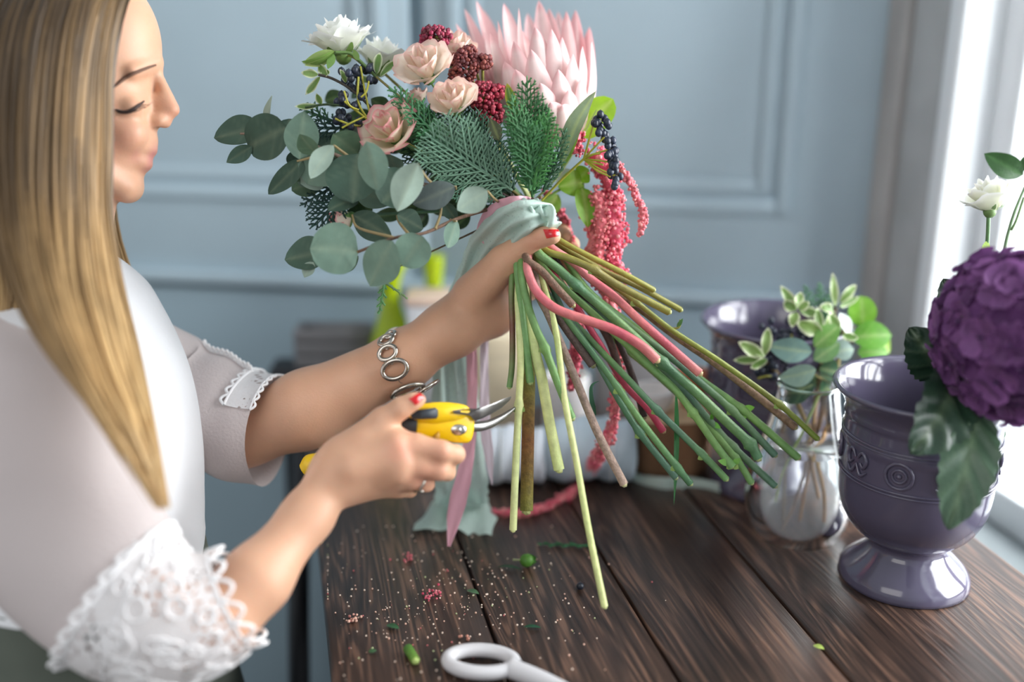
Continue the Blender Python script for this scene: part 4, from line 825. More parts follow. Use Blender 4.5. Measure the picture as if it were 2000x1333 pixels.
chain(B, 'llittle', [(1018, 575, 1.09, 20), (1075, 555, 1.10, 15), (1098, 552, 1.09, 12), (1095, 558, 1.07, 11)])
# right arm (near, with the shears)
B.add('core', Kp(60, 745, .89, 84, 160, 1020, .85, 78), Kp(160, 1020, .85, 78, 360, 1235, .835, 62), Kp(360, 1235, .835, 60, 430, 1205, .845, 68), Kp(430, 1205, .845, 68, 500, 1133, .86, 63), Kp(500, 1133, .86, 63, 600, 1010, .895, 47), Kp(600, 1008, .895, 45, 655, 930, .912, 44))
B.add('core', Kp(655, 930, .912, 45, 715, 882, .915, 44), Kp(680, 915, .915, 50, 775, 870, .915, 30), Kp(680, 920, .915, 48, 785, 902, .912, 29), Kp(680, 925, .92, 45, 778, 930, .918, 26), Kp(680, 930, .925, 42, 760, 946, .928, 22), Kp(690, 890, .92, 40, 742, 838, .918, 27))
for x, y in ((776, 866), (786, 899), (778, 928)): B.add('core', Kp(x, y, .899, 13, x - 14, y + 3, .903, 12))
B.add('core', Kp(690, 905, .893, 9, 770, 872, .897, 8), Kp(690, 920, .893, 9, 775, 902, .897, 8))
chain(B, 'rthumb', [(700, 870, .92, 32), (748, 822, .915, 26), (784, 797, .912, 21), (806, 785, .912, 17), (818, 781, .914, 14)])
chain(B, 'rindex', [(772, 868, .914, 29), (812, 872, .906, 24), (862, 882, .905, 21), (890, 888, .918, 18), (886, 886, .945, 15)])
chain(B, 'rmiddle', [(780, 902, .912, 28), (822, 910, .907, 22), (858, 920, .909, 19), (873, 923, .922, 16.5), (862, 915, .947, 14)])
chain(B, 'rring', [(774, 930, .918, 25), (806, 936, .914, 20), (828, 944, .920, 17), (833, 946, .934, 15), (820, 938, .955, 13)])
chain(B, 'rlittle', [(756, 946, .928, 21), (782, 956, .928, 16), (800, 958, .938, 14), (800, 955, .950, 12)])
allp = [q for prs in B.g.values() for q in prs]
def bb(q):
    return (q[1] - q[2].max(), q[1] + q[2].max()) if q[0] == 'e' else (np.minimum(q[1] - q[3], q[2] - q[4]), np.maximum(q[1] + q[3], q[2] + q[4]))
lo = np.min([bb(q)[0] for q in allp], 0) - .02; hi = np.max([bb(q)[1] for q in allp], 0) + .02
V, Q = sdf_mesh(B, lo, hi, .0021)
SK = C(216, 168, 138); sk = np.tile(SK, (len(V), 1))
def tint(c, r, col, a):
    global sk
    k = np.exp(-(np.linalg.norm(V - c, axis=1) / r) ** 2)[:, None] * a; sk = sk * (1 - k) + col * k
ROSY = C(214, 130, 112)
tint(P(292, 297, HD), S(17, HD), C(196, 118, 124), .85); tint(P(284, 319, HD), S(17, HD), C(200, 122, 126), .85); tint(P(274, 312, HD - .022), S(14, HD), C(196, 120, 124), .7)
tint(P(235, 275, HD - .05), S(50, HD), ROSY, .35); tint(P(345, 222, HD), S(26, HD), ROSY, .3)
for x, y, d in ((862, 872, .885), (858, 915, .89), (826, 940, .905), (785, 880, .89), (1108, 468, 1.06), (1122, 492, 1.06), (1035, 465, .97), (980, 640, 1.02)): tint(P(x, y, d), .013, ROSY, .4)
MBY = MB(); MBY.add(V, q=Q, col=sk)
woman = bpy.data.objects.new('person', None); ROOT.objects.link(woman); woman.empty_display_size = .05
PB = P(150, 1300, .95); woman.location = (PB[0], PB[1], 0)
woman['label'] = 'blonde woman in a white lace-sleeved blouse looking down, holding bouquet and shears'; woman['category'] = 'person'
body = MBY.build('body', SKIN, woman)
bvh = BVHTree.FromPolygons([tuple(v) for v in V], [tuple(q) for q in Q])
def hit(x, y, dflt=None):
    d = P(x, y, 1) - CAM; d /= np.linalg.norm(d); h = bvh.ray_cast(Vector(CAM), Vector(d))
    if h[0] is None: return (P(x, y, dflt), -FWD) if dflt else None
    n = np.array(h[1]); n = n if np.dot(n, d) < 0 else -n
    return np.array(h[0]), n
def patch(mb, quad, col, nu=8, nv=7, off=.0006, bulge=.0006):
    a, b, c, d = [np.array(q, float) for q in quad]; g = np.zeros((nu, nv, 3))
    for i, u in enumerate(np.linspace(0, 1, nu)):
        for j, v in enumerate(np.linspace(0, 1, nv)):
            u2 = u; v2 = v
            q = (a * (1 - u2) + b * u2) * (1 - v2) + (d * (1 - u2) + c * u2) * v2
            h = hit(q[0], q[1]); p, n = h if h else (None, None)
            if p is None: g[i, j] = g[i, j - 1] if j else g[i - 1, j]; continue
            g[i, j] = p + n * (off + bulge * math.sin(math.pi * u) * math.sin(math.pi * v))
    mb.grid(g, col)
mb = MB(); patch(mb, [(1061, 449), (1090, 449), (1092, 461), (1068, 466)], C(200, 14, 22)); mb.build('fingernail', NAIL, woman, 'red painted nail on the thumb holding the bouquet')
mb = MB(); patch(mb, [(798, 780), (820, 768), (829, 778), (812, 792)], C(190, 14, 30)); mb.build('fingernail', NAIL, woman, 'red painted nail on the thumb over the shears')
# brows, lashes
DKH = M('brow_hair', C(112, 82, 66), rough=.8)
def on_skin(mb, pts, r, off=.0008, n=14):
    g = [hit(x, y, HD - .03) for x, y in cr(np.array([(x, y, 0) for x, y in pts]), n)[:, :2]]
    mb.tube([p + nn * off for p, nn in g], r, 6)
mb = MB(); on_skin(mb, [(222, 172), (248, 150), (278, 136), (303, 127)], A(.0006, .0017, .0018, .0015, .0009)); mb.build('eyebrow', DKH, woman)
LASH = M('eyelash_dark', C(74, 58, 54), rough=.7)
mb = MB(); on_skin(mb, [(226, 214), (240, 219), (254, 217), (268, 208), (280, 198)], A(.0008, .0016, .0019, .0015, .0007))
for k in range(14):
    t = k / 13; x = 230 + 46 * t; y = 217 - 14 * t * t + 2; p, n_ = hit(x, y, HD - .03); mb.tube([p, p + n_ * .003 + RIGHT * .0035 - UP * .0015, p + n_ * .004 + RIGHT * .007 + UP * .0005], A(.0005, .0003, .0001), 4)
mb.build('eyelashes', LASH, woman)
# ---- white blouse
WHC = M('white_fabric', C(240, 240, 242), rough=.8, spec=.2, sheen=.2, trans=.08, bump=.25, bscale=90)
SHEER = M('sheer_fabric', C(222, 211, 209), rough=.85, spec=.15, sheen=.2, trans=.22, bump=.5, bscale=350)
YAW = math.radians(12); LAT = nrm(A(math.sin(YAW) * -.4, 1, 0))
def torso_ring(y, xf, xb, d, lat, segs=48):
    a = P(xf, y, d); b = P(xb, y, d); c = (a + b) / 2; fx = (a - b) / 2
    th = np.linspace(0, 2 * np.pi, segs, endpoint=False); e = .85
    co = np.sign(np.cos(th)) * np.abs(np.cos(th)) ** e; si = np.sign(np.sin(th)) * np.abs(np.sin(th)) ** e
    wr = 1 + .012 * np.sin(th * 9 + y * .02) * min(1, max(0, (y - 700) / 300))
    return c + (co * wr)[:, None] * fx + (si * wr * lat)[:, None] * LAT
lv = [(512, 214, 70, .975, .050), (545, 240, 40, .973, .082), (590, 278, 0, .972, .108), (640, 306, -40, .97, .122), (700, 338, -62, .968, .126), (760, 362, -72, .968, .126), (830, 378, -74, .968, .124), (900, 386, -72, .966, .122), (1000, 391, -66, .964, .120), (1085, 394, -60, .962, .121)]
mb = MB(); lvr = cr(np.array(lv, float), 40); mb.grid([torso_ring(q[0], q[1], q[2], q[3], q[4]) for q in lvr], close_v=True); mb.build('blouse', WHC, woman)
# ---- sleeves
def sleeve(pts, n=46, segs=44, wr=.05, fold=7, seed=0, thick=.0015):
    p = cr(np.array([(x, y, d, r, k) for x, y, d, r, k in pts], float), n)
    path = np.array([P(x, y, d) for x, y, d, _, _ in p]); tan = np.gradient(path, axis=0); tan /= np.linalg.norm(tan, axis=1)[:, None]
    th = np.linspace(0, 2 * np.pi, segs, endpoint=False); out = []; rg = np.random.RandomState(seed); ph = rg.uniform(0, 6, 4)
    for i in range(n):
        a = nrm(np.cross(tan[i], FWD)); b = nrm(np.cross(tan[i], a)); t = i / (n - 1); r = S(p[i, 3], p[i, 2])
        w = 1 + wr * (np.sin(th * 3 + t * fold + ph[0]) * .5 + np.sin(th * 2 - t * fold * 1.9 + ph[1]) * .5 + np.sin(t * 24 + np.sin(th * 2 + ph[2]) * 1.6) * .55) * min(1, t * 2 + .2)
        out.append(path[i] + r * w[:, None] * (np.cos(th)[:, None] * a + np.sin(th)[:, None] * b * p[i, 4]))
    return np.array(out)
near = sleeve([(60, 660, .93, 110, .7), (25, 760, .885, 172, .62), (60, 880, .865, 190, .58), (110, 1000, .855, 192, .56), (185, 1110, .845, 178, .60), (262, 1178, .838, 158, .68), (335, 1200, .835, 138, .76), (395, 1196, .836, 118, .82), (448, 1172, .84, 100, .86)], seed=2, wr=.022)
mb = MB(); mb.grid(near[:34], close_v=True); sn_ = mb.build('sleeve', SHEER, woman, 'sheer near sleeve ending in a wide lace cuff')
far = sleeve([(255, 690, 1.06, 88, .9), (330, 745, 1.09, 100, .95), (400, 797, 1.085, 106, 1.0), (460, 830, 1.078, 110, 1.0), (527, 842, 1.07, 106, 1.0)], seed=5, wr=.045, fold=9)
mb = MB(); mb.grid(far, close_v=True); sf_ = mb.build('sleeve', SHEER, woman, 'sheer far sleeve pushed up above the elbow')
LACE = lace_mat('white_lace', C(248, 246, 246), 150, .22); LACE2 = M('lace_cord', C(250, 248, 248), rough=.8, sheen=.3)
def lace_over(g, i0, i1, j0, j1, off):
    c = g.mean(1, keepdims=True); q = g[i0:i1]; q = q + (q - c[i0:i1]) / np.linalg.norm(q - c[i0:i1], axis=-1, keepdims=True) * off
    return q if j0 is None else q[:, [k % g.shape[1] for k in range(j0, j1)]]
def scallop(mb, line, r, amp, k, outv):
    n = len(line) * 6; p = cr(line, n); t = np.linspace(0, k * math.pi, n); mb.tube(p + outv(p) * (amp * np.abs(np.sin(t)))[:, None], r, 6, caps=False); mb.tube(p, r * .9, 6, caps=False)
lc = lace_over(near, 32, 46, None, None, .0022); mb = MB(); mb.grid(lc, close_v=True); lo_ = mb.build('lace_cuff', LACE, sn_)
mb = MB(); ax_ = nrm(near[-1].mean(0) - near[-6].mean(0))
rim = np.vstack([lc[-1], lc[-1][:1]]); scallop(mb, rim, .0016, .012, 13, lambda p: ax_ + 0 * p)
rim = np.vstack([lc[0], lc[0][:1]]); scallop(mb, rim, .0018, .010, 20, lambda p: -ax_ + 0 * p)
rim = np.vstack([lc[3], lc[3][:1]]); mb.tube(cr(rim, 90), .0013, 6, caps=False)
# looping cord pattern worked over the cuff
rg = random.Random(3)
for k in range(70):
    i = rg.uniform(1.5, 11.5); j = rg.uniform(0, 43); a = rg.uniform(.5, 1.25); pts_ = []
    for q in np.linspace(0, 2 * math.pi, 12):
        ii = min(max(i + a * math.cos(q), 0), 13); jj = (j + a * .9 * math.sin(q)) % 44; i0_, j0_ = min(int(ii), 12), int(jj); fi, fj = ii - i0_, jj - j0_; pts_.append(lerp(lerp(lc[i0_, j0_], lc[i0_ + 1, j0_], fi), lerp(lc[i0_, (j0_ + 1) % 44], lc[i0_ + 1, (j0_ + 1) % 44], fi), fj))
    c0 = near[32 + int(i)].mean(0); pts_ = [p + nrm(p - c0) * .0016 for p in pts_]; mb.tube(cr(np.array(pts_), 26), .0010, 5, caps=False)
mb.build('lace_edging', LACE2, sn_)
lc = lace_over(far, 38, 46, -5, 9, .002); mb = MB(); mb.grid(lc); mb.build('lace_cuff', LACE, sf_)
mb = MB(); axf = nrm(far[-1].mean(0) - far[-5].mean(0))
scallop(mb, lc[0], .0016, .006, 9, lambda p: -axf + 0 * p); scallop(mb, lc[-1], .0013, .004, 11, lambda p: axf + 0 * p)
q = lace_over(far, 14, 40, 1, 3, .0018)[:, 0]; scallop(mb, q, .0014, .005, 12, lambda p: UP + 0 * p)
mb.build('lace_edging', LACE2, sf_)
# ---- skirt
SKT = M('dark_skirt', C(92, 98, 88), rough=.85, noise=.15, nscale=12)
mb = MB(); c0 = (P(394, 1080, .962) + P(-60, 1080, .962)) / 2; gs = []
for z, a, b in ((P(0, 1070, .962)[2], .1035, .117), (P(0, 1290, .955)[2], .112, .135), (.62, .15, .20), (.4, .19, .23), (.15, .22, .26), (.02, .235, .27)):
    th = np.linspace(0, 2 * np.pi, 60, endpoint=False); w = 1 + .05 * np.sin(th * 11) * (1 - z / .9); gs.append(np.stack([c0[0] + a * w * np.cos(th), c0[1] + b * w * np.sin(th), np.full(60, z)], 1))
mb.grid(np.array(gs), close_v=True); mb.build('skirt', SKT, woman)
# ---- hair
HAIR = M('hair', rough=.42, spec=.35, noise=.18, nscale=40, stretch=(1, 1, .05)); HAIR.node_tree.nodes['Principled BSDF'].inputs['Anisotropic'].default_value = .4
gn = [[(272, -70, .94), (236, 15, .893), (214, 140, .882), (212, 290, .878), (212, 420, .878), (232, 550, .862), (268, 700, .84), (298, 850, .80), (322, 990, .785)],
      [(225, -90, .93), (175, 20, .872), (152, 200, .858), (150, 400, .852), (160, 560, .825), (205, 720, .795), (262, 850, .775), (322, 993, .780)],
      [(165, -100, .93), (95, 20, .866), (72, 200, .852), (70, 400, .842), (96, 560, .805), (150, 700, .778), (232, 850, .768), (320, 992, .777)],
      [(95, -100, .95), (10, 20, .89), (-20, 200, .872), (-10, 400, .85), (30, 560, .815), (92, 680, .79), (190, 800, .770), (312, 985, .778)],
      ]
gb = [[(95, -100, .95), (10, 20, .89), (-20, 200, .872), (-8, 400, .86), (34, 520, .872), (40, 600, .90), (0, 700, .95), (-40, 800, .98)],
      [(45, -90, .985), (-75, 40, .94), (-95, 220, .92), (-85, 400, .89), (-50, 560, .90), (-50, 690, .95), (-60, 800, .96)],
      [(45, -70, 1.0), (-85, 60, 1.0), (-110, 260, .985), (-100, 450, .965), (-80, 620, .95), (-70, 780, .94), (-60, 900, .94)]]
gf = [[(250, -80, .985), (272, -20, 1.03), (235, 90, 1.06), (212, 260, 1.07), (216, 430, 1.062), (252, 550, 1.06), (300, 650, 1.05), (338, 770, 1.035)],
      [(180, -100, .985), (170, -10, 1.06), (150, 150, 1.085), (150, 330, 1.085), (170, 460, 1.08), (215, 560, 1.075), (270, 660, 1.065), (310, 780, 1.05)],
      [(90, -100, .985), (20, 0, 1.05), (0, 180, 1.07), (0, 400, 1.06), (20, 560, 1.06), (60, 700, 1.06), (80, 820, 1.05)],
      [(45, -80, .99), (-80, 50, 1.0), (-105, 250, .99), (-100, 450, .975), (-80, 620, .96), (-70, 780, .945)]]
NG = 26
def guides(g): return np.array([cr(px3(q), NG) for q in g])
GN, GF, GB = guides(gn), guides(gf), guides(gb)
def surf(G, s):                                # G (k,NG,3), s in 0..1 -> strand
    k = len(G) - 1; x = s * k; i = min(int(x), k - 1); t = x - i; return G[i] * (1 - t) + G[i + 1] * t
hb = MB(); rg = np.random.RandomState(11)
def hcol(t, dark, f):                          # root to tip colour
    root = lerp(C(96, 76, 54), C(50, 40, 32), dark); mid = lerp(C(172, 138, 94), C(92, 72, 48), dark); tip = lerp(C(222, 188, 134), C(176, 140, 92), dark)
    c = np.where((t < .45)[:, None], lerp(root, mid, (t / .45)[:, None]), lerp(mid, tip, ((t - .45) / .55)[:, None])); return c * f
def hair_sheet(G, inset):
    ss = np.linspace(0, 1, 40); g = np.array([surf(G, s) for s in ss]); cen = P(150, 200, .97) ; 
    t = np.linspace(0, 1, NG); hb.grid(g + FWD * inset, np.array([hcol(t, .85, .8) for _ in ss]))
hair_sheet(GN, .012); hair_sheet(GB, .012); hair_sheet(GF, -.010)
def strands(G, n, spread, side, wmul=1.0, dk0=0):
    for _ in range(n):
        s = rg.uniform(0, 1); p = surf(G, s); t = np.linspace(0, 1, NG); clump = math.sin(s * 40) * .5 + math.sin(s * 93 + 1) * .5
        off = FWD * side * (rg.uniform(-.2, 1) * spread) + RIGHT * rg.normal(0, .0022)
        wv = .0016 * np.sin(t * rg.uniform(4, 9) + rg.uniform(0, 6)); e = np.clip(rg.uniform(.78, 1.02), 0, 1); m = max(8, int(NG * e))
        q = p + off * (np.sin(np.clip(t * 1.3, 0, 1) * 2.2) ** 1)[:, None] + RIGHT * wv[:, None] + FWD * (wv * .7)[:, None]
        q = q[:m]; r = rg.uniform(.0010, .0022) * wmul * np.interp(np.linspace(0, 1, m), [0, .15, .8, 1], [.8, 1, .9, .15])
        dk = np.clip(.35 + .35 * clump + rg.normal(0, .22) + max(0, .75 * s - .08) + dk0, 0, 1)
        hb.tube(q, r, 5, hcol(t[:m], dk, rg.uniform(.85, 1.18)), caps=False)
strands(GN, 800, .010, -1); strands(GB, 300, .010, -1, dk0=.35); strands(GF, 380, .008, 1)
hb.build('hair', HAIR, woman)
# ================================================================ ribbons
MINT = lace_mat('mint_lace', C(204, 224, 214), 260, .30, base_alpha=.22)
SATIN = M('pink_satin', C(238, 176, 190), rough=.35, sheen=.3, trans=.15, bump=.1, bscale=300); SATIN2 = M('pale_satin', C(240, 222, 232), rough=.35, sheen=.3, trans=.2)
def strip(mb, l, n=60, m=15, crump=.004, seed=0, fold=0, colr=(1, 1, 1)):
    """l: (centre point, half-width vector)"""
    c = cr(np.array([np.r_[p, w] for p, w in l]), n); g = np.zeros((n, m, 3)); r_ = np.random.RandomState(seed); ph = r_.uniform(0, 6, 6)
    tan = np.gradient(c[:, :3], axis=0); tan /= np.linalg.norm(tan, axis=1)[:, None]
    for i in range(n):
        w = c[i, 3:]; nn = nrm(np.cross(tan[i], w)); t = i / n
        for j, v in enumerate(np.linspace(-1, 1, m)):
            o = crump * (math.sin(v * 4 + t * 13 + ph[0]) * .6 + math.sin(v * 7 - t * 21 + ph[1]) * .4 + fold * math.sin(v * 9 + ph[2]))
            g[i, j] = c[i, :3] + w * (v + .03 * math.sin(t * 60 + ph[3]) * (abs(v) > .95)) + nn * o
    mb.grid(g, colr)
def hv(px, d, dx=1, dy=0, df=0): return S(px, d) * nrm(RIGHT * dx - UP * dy + FWD * df)
tz = lambda x, y: T(x, y) + ZUP * .004
lr_ = thing('lace_ribbon', 'wide mint lace ribbon tied round the bouquet, its tail spread on the table', 'ribbon', T(895, 1040))
mb = MB()
wr = [(1086, 430, 1.035, 16, .5, .9), (1066, 418, .99, 26, .3, 1), (1030, 424, .972, 34, .35, 1), (990, 446, .99, 40, .6, 1), (950, 490, 1.03, 42, .8, .9), (920, 545, 1.062, 34, .85, .8), (898, 590, 1.085, 28, .9, .6)]
strip(mb, [(P(x, y, d), hv(w, d, a, b, .3)) for x, y, d, w, a, b in wr], 60, 21, .0035, 3, 1.0); mb.build('wrap', MINT, lr_)
mb = MB(); strip(mb, [(P(1050, 452, 1.01), hv(12, 1, .3, 1)), (P(1062, 425, .975), hv(30, 1, .9, .5)), (P(1052, 402, .985), hv(34, 1, 1, .3)), (P(1036, 396, 1.02), hv(30, 1, 1, .2)), (P(1030, 404, 1.09), hv(26, 1, 1, 0))], 40, 15, .004, 8, .8); mb.build('knot', MINT, lr_)
mb = MB(); l = [(P(x, y, d), hv(w, d, 1, 0, .15)) for x, y, d, w in ((886, 610, 1.09, 30), (886, 690, 1.105, 38), (890, 780, 1.11, 46), (896, 880, 1.115, 50), (902, 950, 1.12, 52))]
l += [(tz(900, 1000) + ZUP * .008, hv(58, 1.12, 1, .0)), (tz(898, 1022), hv(82, 1.12, 1, .05)), (tz(890, 1046), hv(88, 1.12, 1, .12))]
strip(mb, l, 90, 21, .0035, 5, .8); mb.build('tail', MINT, lr_)
sr = thing('satin_ribbon', 'pink satin ribbon under the mint lace with two narrow hanging tails', 'ribbon', BIND)
mb = MB(); strip(mb, [(P(1052, 404, 1.03), hv(14, 1, .2, 1)), (P(1020, 402, .988), hv(20, 1, .25, 1)), (P(985, 412, .998), hv(24, 1, .5, 1)), (P(958, 436, 1.015), hv(24, 1, .8, 1)), (P(938, 470, 1.03), hv(18, 1, .9, 1))], 30, 9, .001, 2); mb.build('wrap', SATIN, sr)
mb = MB(); strip(mb, [(P(920, 640, 1.092), hv(10, 1.08, 1)), (P(922, 720, 1.094), hv(11, 1.08, 1, 0, .3)), (P(922, 800, 1.090), hv(11, 1.08, 1, 0, -.4)), (P(912, 900, 1.086), hv(14, 1.08, 1, 0, .2)), (P(892, 990, 1.085), hv(17, 1.08, 1)), (P(877, 1068, 1.085), hv(3, 1.08, 1))], 50, 7, .001, 4); mb.build('tail', SATIN, sr, 'pink pointed tail')
mb = MB(); strip(mb, [(P(946, 640, 1.095), hv(9, 1.08, 1)), (P(946, 740, 1.096), hv(9, 1.08, 1, 0, .4)), (P(947, 830, 1.094), hv(11, 1.08, 1)), (P(955, 890, 1.092), hv(9, 1.08, 1)), (P(961, 948, 1.09), hv(1, 1.08, 1))], 50, 7, .001, 6); mb.build('tail', SATIN2, sr, 'very pale pink pointed tail')
# ================================================================ pruning shears
def ds(x): return float(np.interp(x, [590, 700, 790, 930, 1006], [.945, .938, .930, .950, .985]))
def SH(x, y, o=0): return P(x, y, ds(x) + o)
YEL = M('yellow_plastic', C(246, 200, 10), rough=.38, coat=.15); BLK = M('black_rubber', C(26, 27, 30), rough=.6); STL = M('blade_steel', C(150, 148, 146), rough=.32, metal=.85, noise=.1, nscale=60); GREYP = M('grey_latch', C(50, 58, 66), rough=.5)
sh = thing('pruning_shears', 'yellow and black pruning shears in her hand, blades open on a pale stem', 'shears', SH(860, 820))
def rounded(mb, out, o0, o1, inset=.12, col=(1, 1, 1)):
    out = np.array(out, float); c = out.mean(0); k = len(out); rings = []
    for s_, o in ((1 - inset, o0), (1 - inset * .25, o0 + .0018), (1, o0 + .004), (1, o1 - .004), (1 - inset * .3, o1)):
        q = c + (out - c) * s_; rings.append([SH(x, y, o) for x, y in q])
    rings = [[np.mean(rings[0], 0)] * k] + rings + [[np.mean(rings[-1], 0)] * k]; mb.grid(np.array(rings), close_v=True, col=col)
def dens(poly, n): p = np.array(poly + poly[:1], float); return cr(np.c_[p, np.zeros(len(p))], n)[:-1, :2]
mb = MB(); rounded(mb, dens([(796, 815), (800, 800), (815, 792), (840, 787), (870, 786), (902, 790), (916, 797), (925, 815), (926, 838), (919, 862), (900, 866), (850, 860), (815, 850), (802, 835)], 60), -.010, .011, .08)
# upper facet
mb.prism([SH(x, y, -.0107) for x, y in ((808, 826), (812, 803), (836, 793), (872, 791), (908, 797), (918, 813), (890, 822), (850, 828))], FWD * .004); yb = mb.build('head_casing', YEL, sh)
mb = MB(); mb.prism([SH(x, y, -.0138) for x, y in ((802, 804), (850, 797), (855, 802), (855, 814), (852, 818), (806, 820), (802, 814))], FWD * .004); lt = mb.build('latch', GREYP, sh, 'dark grey sliding latch')
mb = MB()
for k in range(4): mb.tube([SH(808 + k * 4.5, 806, -.0142), SH(809 + k * 4.5, 818, -.0142)], .0005, 5)
mb.build('grip_ridge', BLK, lt)
mb = MB(); mb.prism([SH(x, y, -.0112) for x, y in ((846, 861), (846, 852), (858, 842), (859, 862))], FWD * .003); mb.build('moulded_arrow', M('yellow_shade', C(178, 128, 12), rough=.5), sh)
mb = MB(); mb.lathe(SH(894, 840, -.0108), [(0, -.0015), (.0045, -.0012), (.0062, 0), (.0066, .002)], 24, axes=(RIGHT * 1.25, UP * .8, FWD)); mb.lathe(SH(896, 840, -.0128), [(0, -.001), (.0024, -.0008), (.0026, .001)], 6, axes=(RIGHT, UP, FWD)); mb.build('pivot_bolt', M('bolt_steel', C(190, 186, 180), rough=.25, metal=.9), sh)
mb = MB(); mb.prism([SH(x, y, -.0125) for x, y in ((884, 803), (905, 799), (925, 801), (960, 790), (985, 779), (999, 775), (996, 782), (980, 797), (960, 809), (942, 818), (928, 823), (918, 812), (886, 808))], FWD * .0035); mb.build('cutting_blade', STL, sh)
mb = MB(); mb.tube([SH(x, y, -.002) for x, y in ((918, 834), (940, 833), (960, 827), (985, 813), (1006, 797))], A(.0048, .0046, .0040, .0030, .0012), 8, n=22); mb.build('anvil_blade', STL, sh)
mb = MB(); mb.tube([SH(x, y, o) for x, y, o in ((812, 832, -.002), (790, 832, 0), (765, 842, .004), (730, 862, .018), (690, 880, .034), (650, 896, .045), (622, 902, .05))], A(.0105, .0115, .0105, .0095, .009, .009, .008), 12, n=40); hd = mb.build('handle', BLK, sh, 'upper black grip')
mb = MB(); mb.tube([SH(624, 902, .048), SH(606, 910, .05), SH(592, 918, .05)], A(.0088, .0105, .006), 12, n=12); mb.build('end_cap', YEL, hd)
mb = MB(); mb.tube([SH(x, y, o) for x, y, o in ((850, 850, .004), (830, 880, .010), (800, 905, .014), (760, 925, .026), (720, 940, .04))], A(.009, .009, .0085, .008, .007), 12, n=30); mb.build('handle', BLK, sh, 'lower black grip')
# ================================================================ bracelet and ring
SILV = M('silver', C(196, 188, 178), rough=.22, metal=.95)
br = thing('bracelet', 'silver bracelet of graded oval links on the wrist holding the bouquet', 'bracelet', P(785, 705, 1.03))
def oval(mb, c, ax_, ay, r, n=28):
    th = np.linspace(0, 2 * np.pi, n + 1); mb.tube(c + np.cos(th)[:, None] * ax_ + np.sin(th)[:, None] * ay, r, 8, caps=False)
def link(x, y, a, b, rot, rpx, dflt):
    h = hit(x, y); p, n_ = h if h else (P(x, y, dflt), -FWD)
    p = p + n_ * .0028; ex = RIGHT * math.cos(rot) + UP * math.sin(rot); ex = nrm(ex - n_ * np.dot(ex, n_)); ey = np.cross(n_, ex); d = depth(p)
    mb = MB(); oval(mb, p, ex * S(a, d), ey * S(b, d), S(rpx * 1.25, d)); mb.build('link', SILV, br); return p
lk = [link(765, 658, 10, 8, .3, 3.2, 1.03), link(757, 668, 15, 11, .4, 3.8, 1.02), link(759, 691, 18, 14, .35, 3.9, 1.0), link(772, 721, 25, 18, .4, 4.0, 1.0), link(795, 760, 32, 22, .42, 4.0, 1.0)]
mb = MB(); p = P(838, 756, 1.03); oval(mb, p, S(22, 1.03) * nrm(RIGHT * .8 + UP * .55 + FWD * .3), S(20, 1.03) * nrm(FWD + RIGHT * .1), S(3.5, 1.03)); mb.build('link', SILV, br); lk.append(p)
for k, (x, y, d) in enumerate(((826, 722, 1.09), (808, 690, 1.105), (786, 668, 1.10), (772, 656, 1.075))):
    mb = MB(); p = P(x, y, d); oval(mb, p, S(18, d) * nrm(RIGHT * .85 + UP * .4), S(15, d) * nrm(FWD * .4 + UP * .8 - RIGHT * .5), S(3.4, d)); mb.build('link', SILV, br)
mb = MB()
for a, b in zip(lk[1:-1], lk[2:]): oval(mb, (a + b) / 2 + (b - a) * -.02, nrm(b - a) * .0035, nrm(np.cross(b - a, FWD)) * .0022, .0006, 12)
mb.build('joining_rings', SILV, br)
rg_ = thing('finger_ring', 'thin silver ring on a finger of the hand gripping the shears', 'ring', P(830, 952, .92))
mb = MB(); ta = nrm(P(828, 944, .92) - P(806, 936, .914)); e1 = nrm(np.cross(ta, FWD)); oval(mb, P(818, 941, .917), e1 * S(20.5, .92), np.cross(ta, e1) * S(20.5, .92), .0011, 30); mb.build('band', SILV, rg_)
mb = MB(); oval(mb, P(820, 941, .917), e1 * S(20.2, .92), np.cross(ta, e1) * S(20.2, .92), .0006, 30); mb.ball(P(823, 960, .915), .0022, sub=2); mb.build('setting', SILV, rg_)
# ================================================================ purple hydrangea and white stem in the near urn
hy = thing('hydrangea', 'deep purple hydrangea head with large serrated leaves in the near urn', 'flower', P(1790, 900, 1.03))
hc = P(2004, 652, .90); HR = S(170, .90); rg = np.random.RandomState(21); mb = MB()
pts_ = rg.normal(size=(170, 3)); pts_ /= np.linalg.norm(pts_, axis=1)[:, None]
gold = math.pi * (3 - math.sqrt(5)); N_ = 165
for i in range(N_):
    z = 1 - 2 * (i + .5) / N_; r = math.sqrt(1 - z * z); n_ = A(r * math.cos(gold * i), r * math.sin(gold * i), z); n_ = nrm(n_ + rg.normal(0, .08, 3))
    c = hc + n_ * HR * rg.uniform(.84, 1.0); e1 = nrm(np.cross(n_, rg.normal(size=3))); e2 = np.cross(n_, e1); col = lerp(C(96, 54, 104), C(144, 96, 150), rg.rand() ** 1.5)
    for k in range(4):
        a = k * math.pi / 2 + rg.uniform(-.2, .2); d = e1 * math.cos(a) + e2 * math.sin(a)
        mb.leaf(c + d * .0015, c + d * .0185 + n_ * rg.uniform(.001, .008), .0105, n=n_, col=col * rg.uniform(.8, 1.2), edge=col * 1.25, shape='spoon', cup=.25, bend=-.08, nu=8, nv=6, wav=.1, seed=k + i)
    mb.ball(c + n_ * .001, .0016, C(90, 70, 110), 1)
mb.build('flower_head', PETAL, hy)
mb = MB(); stemtube(mb, px3([(1955, 680, .97), (1890, 740, .99), (1830, 830, 1.02), (1790, 960, 1.045)]), 8, C(86, 100, 64), n=24, taper=1); mb.build('stem', STEM, hy)
HL = M('hydrangea_leaf', rough=.38, noise=.12, nscale=60, trans=.06, bump=.2, bscale=300)
